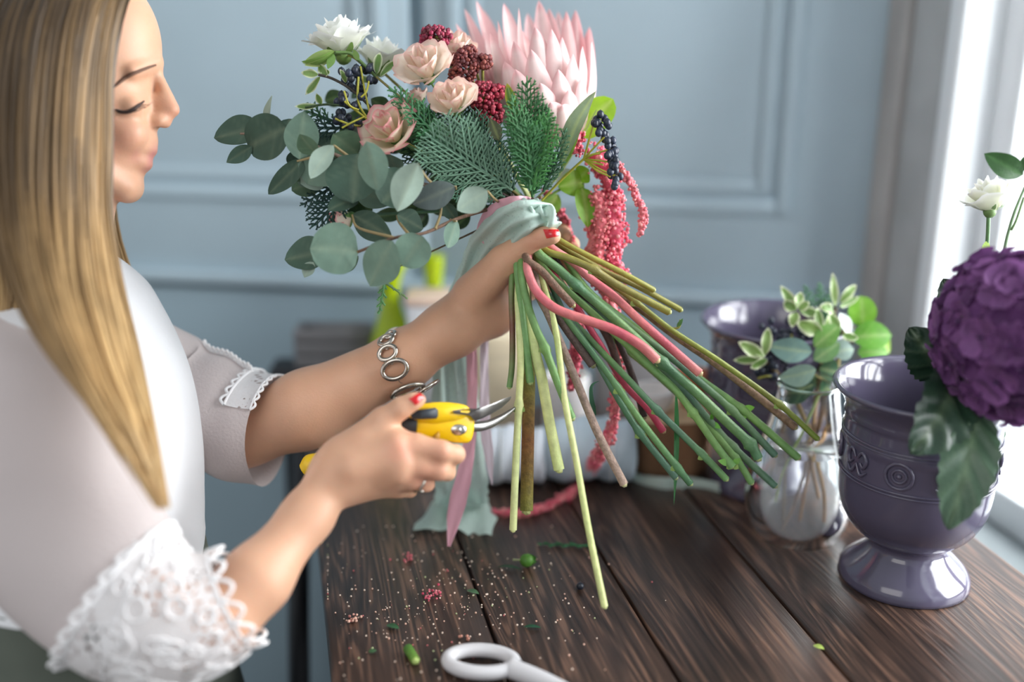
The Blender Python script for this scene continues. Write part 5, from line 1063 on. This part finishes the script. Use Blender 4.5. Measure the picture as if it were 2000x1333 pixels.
for i, (x0, y0, d0, x1, y1, d1, hw, c, tl) in enumerate([(1850, 735, .975, 1775, 640, .965, 50, C(34, 58, 42), .3), (1866, 726, .93, 1778, 888, .90, 70, C(44, 70, 52), .25), (1908, 800, .92, 1852, 1036, .90, 54, C(70, 96, 74), -.2), (1905, 660, .98, 1842, 545, 1.0, 38, C(36, 56, 40), .3), (1900, 720, .98, 1940, 900, .99, 40, C(50, 76, 56), .6)]):
    mb = MB(); mb.leaf(P(x0, y0, d0), P(x1, y1, d1), S(hw, d0), col=c, rib=lerp(c, C(150, 170, 130), .3), shape='ovate', bend=.10, fold=.22, tilt=tl, serr=.05, quilt=.05, nu=44, nv=13, seed=i); mb.tube([P(x0, y0, d0), P(x0 + 30, y0 - 20, d0 + .02)], .0016, 6, c); mb.build('leaf', HL, hy)
wl = thing('lisianthus', 'single white lisianthus with green bud leaves against the window', 'flower', P(1935, 400, 1.0))
c = P(1933, 388, 1.0); rose(c, nrm(UP * .9 - RIGHT * .45 - FWD * .1), S(44, 1), C(222, 228, 190), C(246, 244, 232), WH, 31, .8, n=(4, 5, 5), ruff=.07, H=1.3).build('petals', PETAL, wl)
mb = MB(); calyx(mb, c, UP, S(42, 1), C(120, 150, 90), 2); mb.build('calyx', LEAF, wl)
mb = MB(); stemtube(mb, px3([(1931, 412, 1.0), (1928, 480, 1.005), (1915, 620, 1.02), (1860, 800, 1.04), (1800, 960, 1.05)]), 4, C(90, 130, 80), n=30, taper=1); mb.leaf(P(1928, 470, 1.003), P(1922, 515, 1.0), S(9, 1), col=C(150, 180, 80), shape='lance'); mb.build('stem', STEM, wl)
wl = thing('foliage_sprig', 'tall green stem with dark leaves at the right frame edge by the window', 'greenery', P(1990, 420, .96))
mb = MB(); stemtube(mb, px3([(2040, 290, .96), (2000, 370, .965), (1968, 460, .975), (1930, 640, 1.0), (1850, 830, 1.04), (1795, 960, 1.05)]), 5.5, C(120, 150, 110), n=34, taper=1); mb.tube(px3([(2000, 385, .96), (1985, 430, .965), (1975, 450, .97)]), .0012, 6, C(110, 140, 90), n=8); mb.build('stem', STEM, wl)
for x0, y0, x1, y1, hw in ((1998, 342, 1922, 300, 23), (1995, 335, 2010, 300, 10), (2010, 350, 2050, 300, 26)):
    mb = MB(); mb.leaf(P(x0, y0, .962), P(x1, y1, .955), S(hw, .96), col=C(56, 92, 50), rib=C(80, 120, 70), shape='oval', fold=.2, bend=.1, tilt=.4); mb.build('leaf', LEAF, wl)
# ================================================================ sprigs standing in the glass vase
def vstem(root, l, r, col, mat=WOODY):
    mb = MB(); stemtube(mb, px3(l), r, col, n=30, taper=1); mb.build('stem', mat, root)
VD = 1.15; GVS = 'sprigs in the glass vase'
def vth(name, lab): return thing(name, lab, 'greenery', GV0 + ZUP * .008, GVS)
e = vth('eucalyptus_branch', 'eucalyptus sprig with bright and blue-grey leaves in the glass vase')
vstem(e, [(1650, 640, VD), (1630, 740, VD), (1600, 880, VD), (1578, 960, VD), (1562, 1040, VD - .01)], 4.5, [C(150, 150, 90), C(140, 110, 60), C(150, 100, 50), C(130, 96, 56)])
mb = MB()
for l in ([(1630, 740, VD), (1588, 690, VD - .01), (1590, 670, VD - .02)], [(1640, 690, VD), (1680, 660, VD - .005), (1708, 680, VD)], [(1625, 750, VD), (1595, 735, VD - .02), (1590, 725, VD - .03)], [(1650, 640, VD), (1672, 640, VD)]): mb.tube(px3(l), .0011, 6, C(120, 110, 60), n=10)
mb.build('twigs', WOODY, e)
for i, (x0, y0, x1, y1, hw, d, c, tl, sh_, fo) in enumerate([(1586, 688, 1500, 676, 25, 1.115, C(116, 146, 140), .2, 'oval', .1), (1590, 678, 1640, 636, 21, 1.12, C(104, 150, 70), .3, 'oval', .15), (1590, 705, 1640, 670, 20, 1.125, C(110, 150, 96), .3, 'oval', .1), (1594, 722, 1520, 738, 24, 1.10, C(140, 166, 152), .4, 'oval', .2), (1592, 750, 1508, 776, 26, 1.115, C(44, 76, 56), .3, 'oval', .1),
    (1685, 638, 1682, 578, 27, 1.15, C(120, 178, 50), .2, 'round', .05), (1662, 660, 1742, 655, 29, 1.145, C(96, 156, 50), .25, 'oval', .15), (1675, 690, 1735, 690, 24, 1.16, C(100, 160, 60), .4, 'oval', .1), (1640, 612, 1660, 655, 15, 1.135, C(206, 218, 210), .5, 'oval', 0), (1625, 690, 1668, 682, 22, 1.13, C(150, 172, 164), .4, 'oval', .1), (1600, 720, 1640, 730, 24, 1.14, C(50, 86, 58), .2, 'oval', .1), (1560, 700, 1600, 760, 26, 1.15, C(46, 80, 54), .5, 'oval', .1), (1640, 720, 1600, 770, 26, 1.15, C(50, 88, 58), .4, 'oval', .1), (1700, 640, 1738, 690, 16, 1.165, C(150, 190, 70), .3, 'oval', .1)]):
    mb = MB(); mb.leaf(P(x0, y0, d), P(x1, y1, d), S(hw, d), col=c, rib=lerp(c, C(200, 210, 150), .35), shape=sh_, fold=fo, bend=.07, tilt=tl, cup=.1, nu=15, nv=9); mb.build('leaf', EUC if c[1] < .3 else LEAF, e)
v1 = vth('pittosporum_sprig', 'variegated sprig with curly cream-edged leaves topmost in the glass vase')
vstem(v1, [(1632, 600, VD), (1612, 680, VD), (1590, 800, VD), (1592, 900, VD), (1618, 990, VD - .005)], 4.5, [C(90, 80, 60), C(120, 90, 60), C(140, 104, 60)])
variegated(v1, [(1632, 600, 1626, 533, 8, 1.14), (1640, 592, 1672, 556, 9, 1.14), (1640, 600, 1678, 580, 8, 1.14), (1630, 610, 1610, 648, 11, 1.13), (1628, 608, 1600, 600, 12, 1.13), (1605, 650, 1556, 628, 16, 1.12), (1606, 652, 1596, 600, 10, 1.125), (1556, 608, 1524, 558, 10, 1.125), (1556, 606, 1530, 590, 12, 1.12), (1558, 602, 1565, 570, 11, 1.12), (1560, 606, 1580, 590, 10, 1.12), (1556, 610, 1546, 640, 11, 1.12), (1562, 608, 1602, 612, 11, 1.13), (1645, 655, 1676, 662, 9, 1.12), (1640, 650, 1620, 612, 10, 1.12)])
v2 = vth('pittosporum_sprig', 'variegated sprig with cream-edged leaves on the left of the glass vase')
vstem(v2, [(1496, 705, VD - .02), (1540, 760, VD - .01), (1590, 860, VD), (1625, 960, VD - .02), (1632, 1046, VD - .02)], 4.5, [C(100, 84, 60), C(150, 120, 60), C(160, 110, 50)])
variegated(v2, [(1492, 698, 1442, 668, 13, 1.11), (1494, 694, 1500, 640, 11, 1.11), (1490, 702, 1432, 704, 9, 1.115), (1498, 702, 1466, 720, 10, 1.11), (1496, 692, 1470, 690, 9, 1.115)])
v3 = thing('viburnum_sprig', 'sprig of black berries low in the glass vase bunch, beside the far urn', 'berries', GV0 + ZUP * .008, GVS)
r_ = random.Random(8); cl = [(r_.gauss(1505, 24), r_.gauss(710, 24), r_.uniform(1.12, 1.16)) for _ in range(46)] + [(r_.gauss(1545, 22), r_.gauss(648, 12), r_.uniform(1.13, 1.16)) for _ in range(30)] + [(r_.gauss(1580, 10), r_.gauss(618, 8), 1.15) for _ in range(8)]
berries(v3, cl, [([(1560, 760, VD), (1520, 730, VD), (1495, 700, VD)], .0011), ([(1560, 760, VD), (1550, 700, VD), (1545, 650, VD)], .0011), ([(1530, 740, VD), (1500, 735, 1.13), (1480, 740, 1.13)], .0009)], 3)
vstem(v3, [(1560, 760, VD), (1530, 840, VD), (1522, 900, VD), (1521, 1040, VD - .01)], 5, [C(110, 96, 80), C(120, 104, 84), C(112, 96, 76)])
v4 = vth('cedar_sprig', 'fluffy dark cedar tips at the back of the glass vase')
for k, (b0, t0, w_) in enumerate((((1600, 660, 1.17), (1572, 560, 1.17), 18), ((1605, 660, 1.175), (1600, 556, 1.175), 20), ((1610, 660, 1.17), (1624, 562, 1.17), 18))):
    mb = MB(); frond(mb, P(*b0), P(*t0), w_, None, C(54, 110, 58), seed=70 + k); mb.build('frond', CEDAR, v4)
vstem(v4, [(1604, 650, 1.165), (1606, 760, 1.16), (1588, 880, 1.15), (1555, 980, VD - .01), (1520, 1050, VD - .03)], 4.5, [C(96, 78, 56), C(110, 80, 56), C(100, 76, 56)])
v5 = vth('greenery_sprig', 'thin bare green stem leaning inside the glass vase')
vstem(v5, [(1600, 770, VD - .03), (1565, 850, VD - .04), (1525, 920, VD - .04), (1505, 985, VD - .03)], 2.6, C(120, 140, 70), STEM)
# ================================================================ things at the far end of the table
LIME = M('lime_glaze', C(176, 200, 10), rough=.25, coat=.3)
def vase_px(name, lab, base, prof, mat, cat='vase', part='body'):
    b = thing(name, lab, cat, base); pr_ = []
    for py, hw in prof: z = zfor(base, py) - TZ; pr_.append((S(hw, depth(base + ZUP * z)), z))
    z0 = pr_[0][1]; pr_ = [(r, z - z0) for r, z in pr_]; pp = cr(np.array([(r, z, 0) for r, z in pr_]), 50)
    mb = MB(); mb.lathe(base, [(0, 0)] + [(r, max(z, 0)) for r, z, _ in pp] + [(r - .004, z) for r, z, _ in pp[::-1] if z > .01] + [(0, .012)], 40); mb.build(part, mat, b); return b
vase_px('lime_vase', 'lime green vase with a waisted neck behind the wrist', T(770, 768), [(768, 40), (740, 47), (690, 46), (650, 37), (610, 24), (575, 17), (545, 22), (520, 32), (500, 38)], LIME)
vase_px('lime_vase', 'smaller lime green vase standing behind the white carton', T(852, 752), [(752, 22), (700, 24), (600, 20), (560, 17), (520, 20), (498, 22)], LIME)
def block(name, lab, x0, x1, yb, yt, depth_m, mats, cat, part='carton', bev=.003, lid=None, yaw=0):
    a = T(x0, yb); b = T(x1, yb); L = np.linalg.norm(b - a); z = zfor((a + b) / 2, yt) - TZ; ex = nrm(b - a); ey = np.cross(ZUP, ex)
    o = thing(name, lab, cat, (a + b) / 2 + ey * depth_m / 2); mb = MB(); ax = np.array([ex, ey, ZUP]); mb.box((0, 0, 0), (L, depth_m, z), ax=ax, o=a, bev=bev); mb.build(part, mats[0], o)
    if lid: mb = MB(); mb.box((-.002, -.002, z + .0005), (L + .002, depth_m + .002, z + lid), ax=ax, o=a, bev=.002); mb.build('lid', mats[1], o)
    return o
CARD = M('white_card', C(236, 238, 242), rough=.7, noise=.05, nscale=20); PEACH = M('peach_card', C(240, 210, 190), rough=.7); CREAM = M('cream_wood', C(240, 224, 192), rough=.6, noise=.1, nscale=20, stretch=(1, 1, 6)); GREYC = M('grey_box_paint', C(128, 126, 128), rough=.6, noise=.08, nscale=20)
block('carton', 'white carton with a peach lid beside the lime vases', 800, 905, 790, 600, .06, (CARD, PEACH), 'box', lid=.012)
block('wooden_block', 'upright cream wooden block behind the shears blades', 930, 1030, 850, 660, .06, (CREAM,), 'block', 'block')
block('storage_box', 'grey box against the wall behind the pink tassels', 1165, 1320, 815, 700, .06, (GREYC, GREYC), 'box', lid=.012)
def cloth_roll(lab, x0, x1, yb, rpx, col, name):
    a = T(x0, yb) + FWD * .0; b = T(x1, yb); a, b = a * 1.0, b * 1.0; d = depth(a); r = S(rpx, d); o = thing('cloth_roll', lab, 'cloth', (a + b) / 2); mb = MB()
    n = 40; m = 36; th = np.linspace(0, 2 * np.pi, m, endpoint=False); ex = nrm(b - a); ey = np.cross(ZUP, ex); L = np.linalg.norm(b - a); g = []
    for i, t in enumerate(np.linspace(0, 1, n)):
        w = 1 + .05 * np.sin(th * 3 + t * 9) + .04 * np.sin(t * 26 + th * 2); e = (1 - (2 * t - 1) ** 10) ** .5
        y = np.cos(th) * r * 1.25 * w * (.55 + .45 * e); z = np.maximum(np.sin(th) * r * w * (.6 + .4 * e) + r, .0008); g.append(a + ex * (L * t) + y[:, None] * ey + z[:, None] * ZUP)
    mb.grid(np.array(g), close_v=True)
    for i in (0, n - 1): mb.grid(np.array([g[i], [g[i].mean(0)] * m]), close_v=True)
    mb.build('folded_cloth', col, o)
    mb = MB(); 
    for t in (.30, .72):
        k = int(t * n); mb.tube(np.vstack([g[k], g[k][:1]]) + ZUP * .0005, .0016, 6, caps=False)
    mb.build('tie_string', M('string', C(222, 226, 228), rough=.8), o)
BLC = M('pale_blue_cloth', C(190, 206, 216), rough=.85, noise=.06, nscale=30, bump=.3, bscale=120); WHB = M('white_cloth', C(226, 232, 240), rough=.85, bump=.3, bscale=120)
cloth_roll('pale blue rolled cloth on the table behind the green stems', 1060, 1238, 930, 58, BLC, 'a')
cloth_roll('white rolled cloth left of the pale blue one', 940, 1066, 935, 52, WHB, 'b')
vase_px('candle', 'white pillar candle standing behind the rolled cloths', T(1105, 850), [(850, 42), (840, 44), (760, 44), (735, 43), (732, 40)], M('wax', C(244, 240, 240), rough=.5, sss=.2), 'candle', 'wax')
BARK = M('bark', C(128, 94, 66), rough=.85, noise=.35, nscale=25, bump=.8, bscale=60, stretch=(1, 1, .3))
lg = thing('log_stump', 'short brown log section with bark behind the jointed stems', 'log', T(1300, 905)); base = T(1300, 905); R_ = S(82, depth(base)); zt = zfor(base, 800) - TZ
mb = MB(); th = np.linspace(0, 2 * np.pi, 48, endpoint=False); w = 1 + .03 * np.sin(th * 5) + .02 * np.sin(th * 11 + 1)
mb.grid(np.array([base + (R_ * w * k)[:, None] * (np.cos(th)[:, None] * RIGHT + np.sin(th)[:, None] * A(0, 1, 0)) + ZUP * z for k, z in ((0, 0), (1, 0), (1.02, .01), (1, zt * .5), (1.01, zt - .003), (.97, zt))]), close_v=True); mb.build('bark', BARK, lg)
mb = MB(); mb.grid(np.array([base + (R_ * w * k)[:, None] * (np.cos(th)[:, None] * RIGHT + np.sin(th)[:, None] * A(0, 1, 0)) + ZUP * (zt + .0006) for k in (0, .3, .6, .965)]), close_v=True); mb.build('cut_face', M('cut_wood', C(226, 200, 160), rough=.7, noise=.15, nscale=30), lg)
top = base + ZUP * (zt + .001)
def on_log(name, lab, off, prof, mat, cat, part):
    b = top + off; o = thing(name, lab, cat, b); mb = MB(); pp = cr(np.array([(r, z, 0) for r, z in prof]), 30); mb.lathe(b, [(0, 0)] + [(r, z) for r, z, _ in pp] + [(r * .88, z) for r, z, _ in pp[::-1] if z > .006] + [(0, .006)], 36); mb.build(part, mat, o)
on_log('bowl', 'small white bowl on top of the log section', RIGHT * -.021 + A(0, -.01, 0), [(.012, 0), (.020, .006), (.026, .018), (.028, .030)], M('white_glaze', C(246, 244, 242), rough=.2, coat=.3), 'bowl', 'bowl_shell')
on_log('clay_pot', 'small terracotta pot beside the white bowl on the log', RIGHT * .031 + A(0, .012, 0), [(.014, 0), (.017, .015), (.020, .036), (.022, .037), (.022, .044)], M('terracotta', C(190, 124, 90), rough=.8, noise=.1), 'pot', 'pot_shell')
mb = MB(); strip(mb, [(tz(1225, 935), hv(8, 1.2, .1, 1)), (tz(1290, 955) + ZUP * .002, hv(14, 1.2, .1, 1)), (tz(1350, 950), hv(12, 1.2, 0, 1)), (tz(1405, 962), hv(12, 1.2, .1, 1))], 40, 7, .0015, 9); mb.build('lace_scrap', MINT, label='short scrap of mint lace lying in front of the log', cat='ribbon')
# dark side table with a grey crate, left of the work table
sd = thing('side_table', 'dark side table with splayed leg left of the work table', 'table', (-.33, 1.40, 0)); DK = M('black_wood', C(30, 31, 36), rough=.45, noise=.2, nscale=20)
stz = P(600, 715, 1.56)[2]; tl_ = P(524, 706, 1.55); trr = tl_ + RIGHT * .155; mb = MB(); mb.box((tl_[0], tl_[1] - .01, stz - .022), (trr[0], tl_[1] + .05, stz), bev=.005); mb.build('tabletop', DK, sd)
lg0 = P(586, 730, 1.55); mb = MB(); mb.tube([lg0, P(588, 900, 1.50), P(584, 1333, 1.36), A(P(584, 1333, 1.36)[0] - .01, P(584, 1333, 1.36)[1] - .05, 0)], A(.014, .015, .016, .015), 4, n=20); mb.build('leg', DK, sd)
mb = MB(); mb.tube([lg0 + RIGHT * .06 + A(0, .03, 0), A(lg0[0] + .07, lg0[1] + .03, 0)], .014, 4, n=8); mb.build('leg', DK, sd)
mb = MB(); mb.tube([tl_ + RIGHT * .02 + A(0, .03, -.02), A(tl_[0] - .01, tl_[1] + .035, 0)], .012, 4, n=8); mb.build('leg', DK, sd)
cr0 = P(582, 690, 1.57); zt_ = P(582, 628, 1.57)[2]; o = thing('crate', 'grey wooden crate standing on the dark side table', 'crate', (cr0[0] + .055, tl_[1] + .022, stz)); mb = MB()
for k in range(3): h = (zt_ - stz) / 3; mb.box((cr0[0], tl_[1] - .003, stz + .0005 + k * h), (cr0[0] + .112, tl_[1] + .004, stz + (k + 1) * h - .0025), bev=.001)
mb.build('front_boards', GREYC, o); mb = MB(); mb.box((cr0[0], tl_[1] + .004, stz + .0005), (cr0[0] + .006, tl_[1] + .048, zt_ - .004)); mb.box((cr0[0] + .106, tl_[1] + .004, stz + .0005), (cr0[0] + .112, tl_[1] + .048, zt_ - .004)); mb.box((cr0[0] + .006, tl_[1] + .042, stz + .0005), (cr0[0] + .106, tl_[1] + .048, zt_ - .004)); mb.build('side_boards', GREYC, o)
# ================================================================ scraps on the table
mb = MB(); mb.ball(T(1029, 1108) + ZUP * .0075, [.0075, .0075, .007], C(88, 140, 52), 2, axes=[RIGHT, A(0, 1, 0), ZUP]); q = T(1029, 1108) + ZUP * .008
for k in range(4): a = k * 1.6; mb.leaf(q - RIGHT * .004, q + RIGHT * (.010) + A(0, math.cos(a), 0) * .004 + ZUP * (.002 * math.sin(a)), .004, n=ZUP, col=C(70, 120, 50), shape='ovate', bend=.2, tilt=a, nu=8, nv=5)
mb.tube([q - RIGHT * .006, q - RIGHT * .014 + A(0, .004, -.002)], A(.001, .0012), 6, C(180, 190, 140)); mb.build('flower_bud', LEAF, label='round green bud lying on the table below the long pale stem', cat='bud')
mb = MB(); mb.ball(T(1133, 1152) + ZUP * .0039, .0039, C(28, 34, 46), 2); mb.build('berry', BERRY, label='single dark blue berry lying on the table', cat='berry')
mb = MB(); frond(mb, T(1160, 1072) + ZUP * .003, T(1052, 1068) + ZUP * .003, 16, ZUP, C(44, 100, 60), seed=91, gap=.007); mb.build('cedar_clipping', CEDAR, label='flat green cedar clipping lying on the table behind the long stem', cat='clipping')
mb = MB(); mb.tube([T(797, 1276) + ZUP * .0045, T(812, 1300) + ZUP * .0045], A(.0045, .0042), 10, [C(70, 120, 44), C(110, 150, 60)], n=6); mb.ball(T(812, 1300) + ZUP * .0045, .0040, C(170, 190, 110), 1); mb.build('stem_offcut', STEM, label='short green stem offcut at the front left of the table', cat='offcut')
def flake(x0, y0, x1, y1, hw, col, lab, name='leaf_scrap', cat='scrap'):
    mb = MB(); mb.leaf(T(x0, y0) + ZUP * .0015, T(x1, y1) + ZUP * .0015, S(hw, 1.05), n=ZUP, col=col, shape='lance', bend=.08, fold=.1); mb.build(name, LEAF, label=lab, cat=cat)
flake(1022, 1228, 1058, 1230, 5, C(40, 90, 60), 'narrow dark green leaf scrap in the middle of the table front')
flake(972, 1110, 1020, 1116, 5, C(40, 72, 44), 'dull leaf scrap just left of the round green bud')
flake(912, 1156, 936, 1164, 7, C(84, 120, 84), 'pale green leaf scrap beside the plank gap')
flake(755, 1224, 780, 1232, 7, C(60, 104, 66), 'green leaf scrap near the table left edge')
flake(1588, 1264, 1610, 1272, 7, C(170, 190, 96), 'yellow-green leaf scrap alone at the front right')
flake(720, 1278, 736, 1274, 6, C(70, 110, 70), 'tiny leaf scrap by the stem offcut at the table front')
def fl_clump(x, y, pal, lab, n=26, r=.005):
    g_ = np.random.RandomState(int(x)); mb = MB(); c = T(x, y); v = g_.normal(0, 1, (n, 3)) * A(r, r, 0) + c; v[:, 2] = TZ + g_.uniform(.001, .004, n); mb.balls(v, g_.uniform(.0009, .0018, n), [pal[k] for k in g_.randint(0, len(pal), n)], 1); mb.build('floret_scrap', FLORET, label=lab, cat='petal scrap')
fl_clump(842, 1167, AM, 'pink floret scrap fallen on the left plank'); fl_clump(687, 1214, [C(226, 180, 160), C(200, 130, 120)], 'peach floret scrap near the left table edge', 18, .004); fl_clump(800, 1092, AP, 'scatter of pink florets under the shears hand', 14, .006); fl_clump(910, 1252, [C(210, 150, 130)], 'small peach floret scrap beside the stem offcut', 8, .003)
g_ = np.random.RandomState(33); n = 420; xs = np.clip(g_.normal(850, 150, n), 640, 1300); ys = np.clip(g_.normal(1180, 80, n), 1030, 1330)
v = np.array([T(x, y) for x, y in zip(xs, ys)]); keep_ = [i for i in range(n) if np.dot(v[i] - TC, TP) > edges[0] + .005]; v = v[keep_]; v[:, 2] = TZ + .0006
mb = MB(); mb.balls(v, g_.uniform(.0004, .0012, len(v)), [[C(236, 214, 196), C(222, 180, 160), C(200, 110, 110), C(190, 200, 150)][k] for k in g_.choice(4, len(v), p=[.55, .25, .12, .08])], 1); mb.build('crumbs', FLORET, label='pale pollen and petal crumbs sprinkled over the table', cat='crumbs', kind='stuff')
# ================================================================ scissors at the front edge
SCP = M('grey_plastic', C(214, 212, 214), rough=.35, coat=.2)
sc_ = thing('scissors', 'scissors with pale grey handles lying at the front edge of the table', 'scissors', T(960, 1310))
def loop(mb, cx, cy, a, b, rot, r, z):
    th = np.linspace(0, 2 * np.pi, 41); c = T(cx, cy); ex = A(math.cos(rot), math.sin(rot), 0); ey = A(-math.sin(rot), math.cos(rot), 0)
    mb.tube(c + np.cos(th)[:, None] * ex * a + np.sin(th)[:, None] * ey * b + ZUP * z, r, 12, caps=False)
mb = MB(); loop(mb, 940, 1307, .029, .0165, -.12, .0062, .0075); c1 = T(1000, 1322) + ZUP * .0075; mb.tube([c1, T(1060, 1345) + ZUP * .0072, T(1150, 1385) + ZUP * .006], A(.0085, .008, .006), 12, n=16); mb.build('handle', SCP, sc_)
mb = MB(); loop(mb, 965, 1425, .031, .0175, .35, .0062, .0075); mb.tube([T(1020, 1405) + ZUP * .0075, T(1090, 1392) + ZUP * .007, T(1150, 1386) + ZUP * .012], A(.0085, .008, .006), 12, n=16); mb.build('handle', SCP, sc_)
ba = T(1150, 1386); dr = nrm(A(1, .02, 0)); pv_ = nrm(A(-.02, 1, 0))
for k, s_ in enumerate((1, -1)):
    mb = MB(); z = ZUP * (.004 + .0045 * k); mb.prism([ba + z - dr * .01 - pv_ * .005, ba + z + dr * .02 - pv_ * .006 * s_, ba + z + dr * .11 + pv_ * .006 * s_, ba + z + dr * .02 + pv_ * .006], ZUP * .002); mb.build('blade', STL, sc_)
mb = MB(); mb.lathe(ba + ZUP * .0108, [(.004, 0), (.004, .002), (0, .0028)], 16); mb.build('pivot_screw', SILV, sc_)
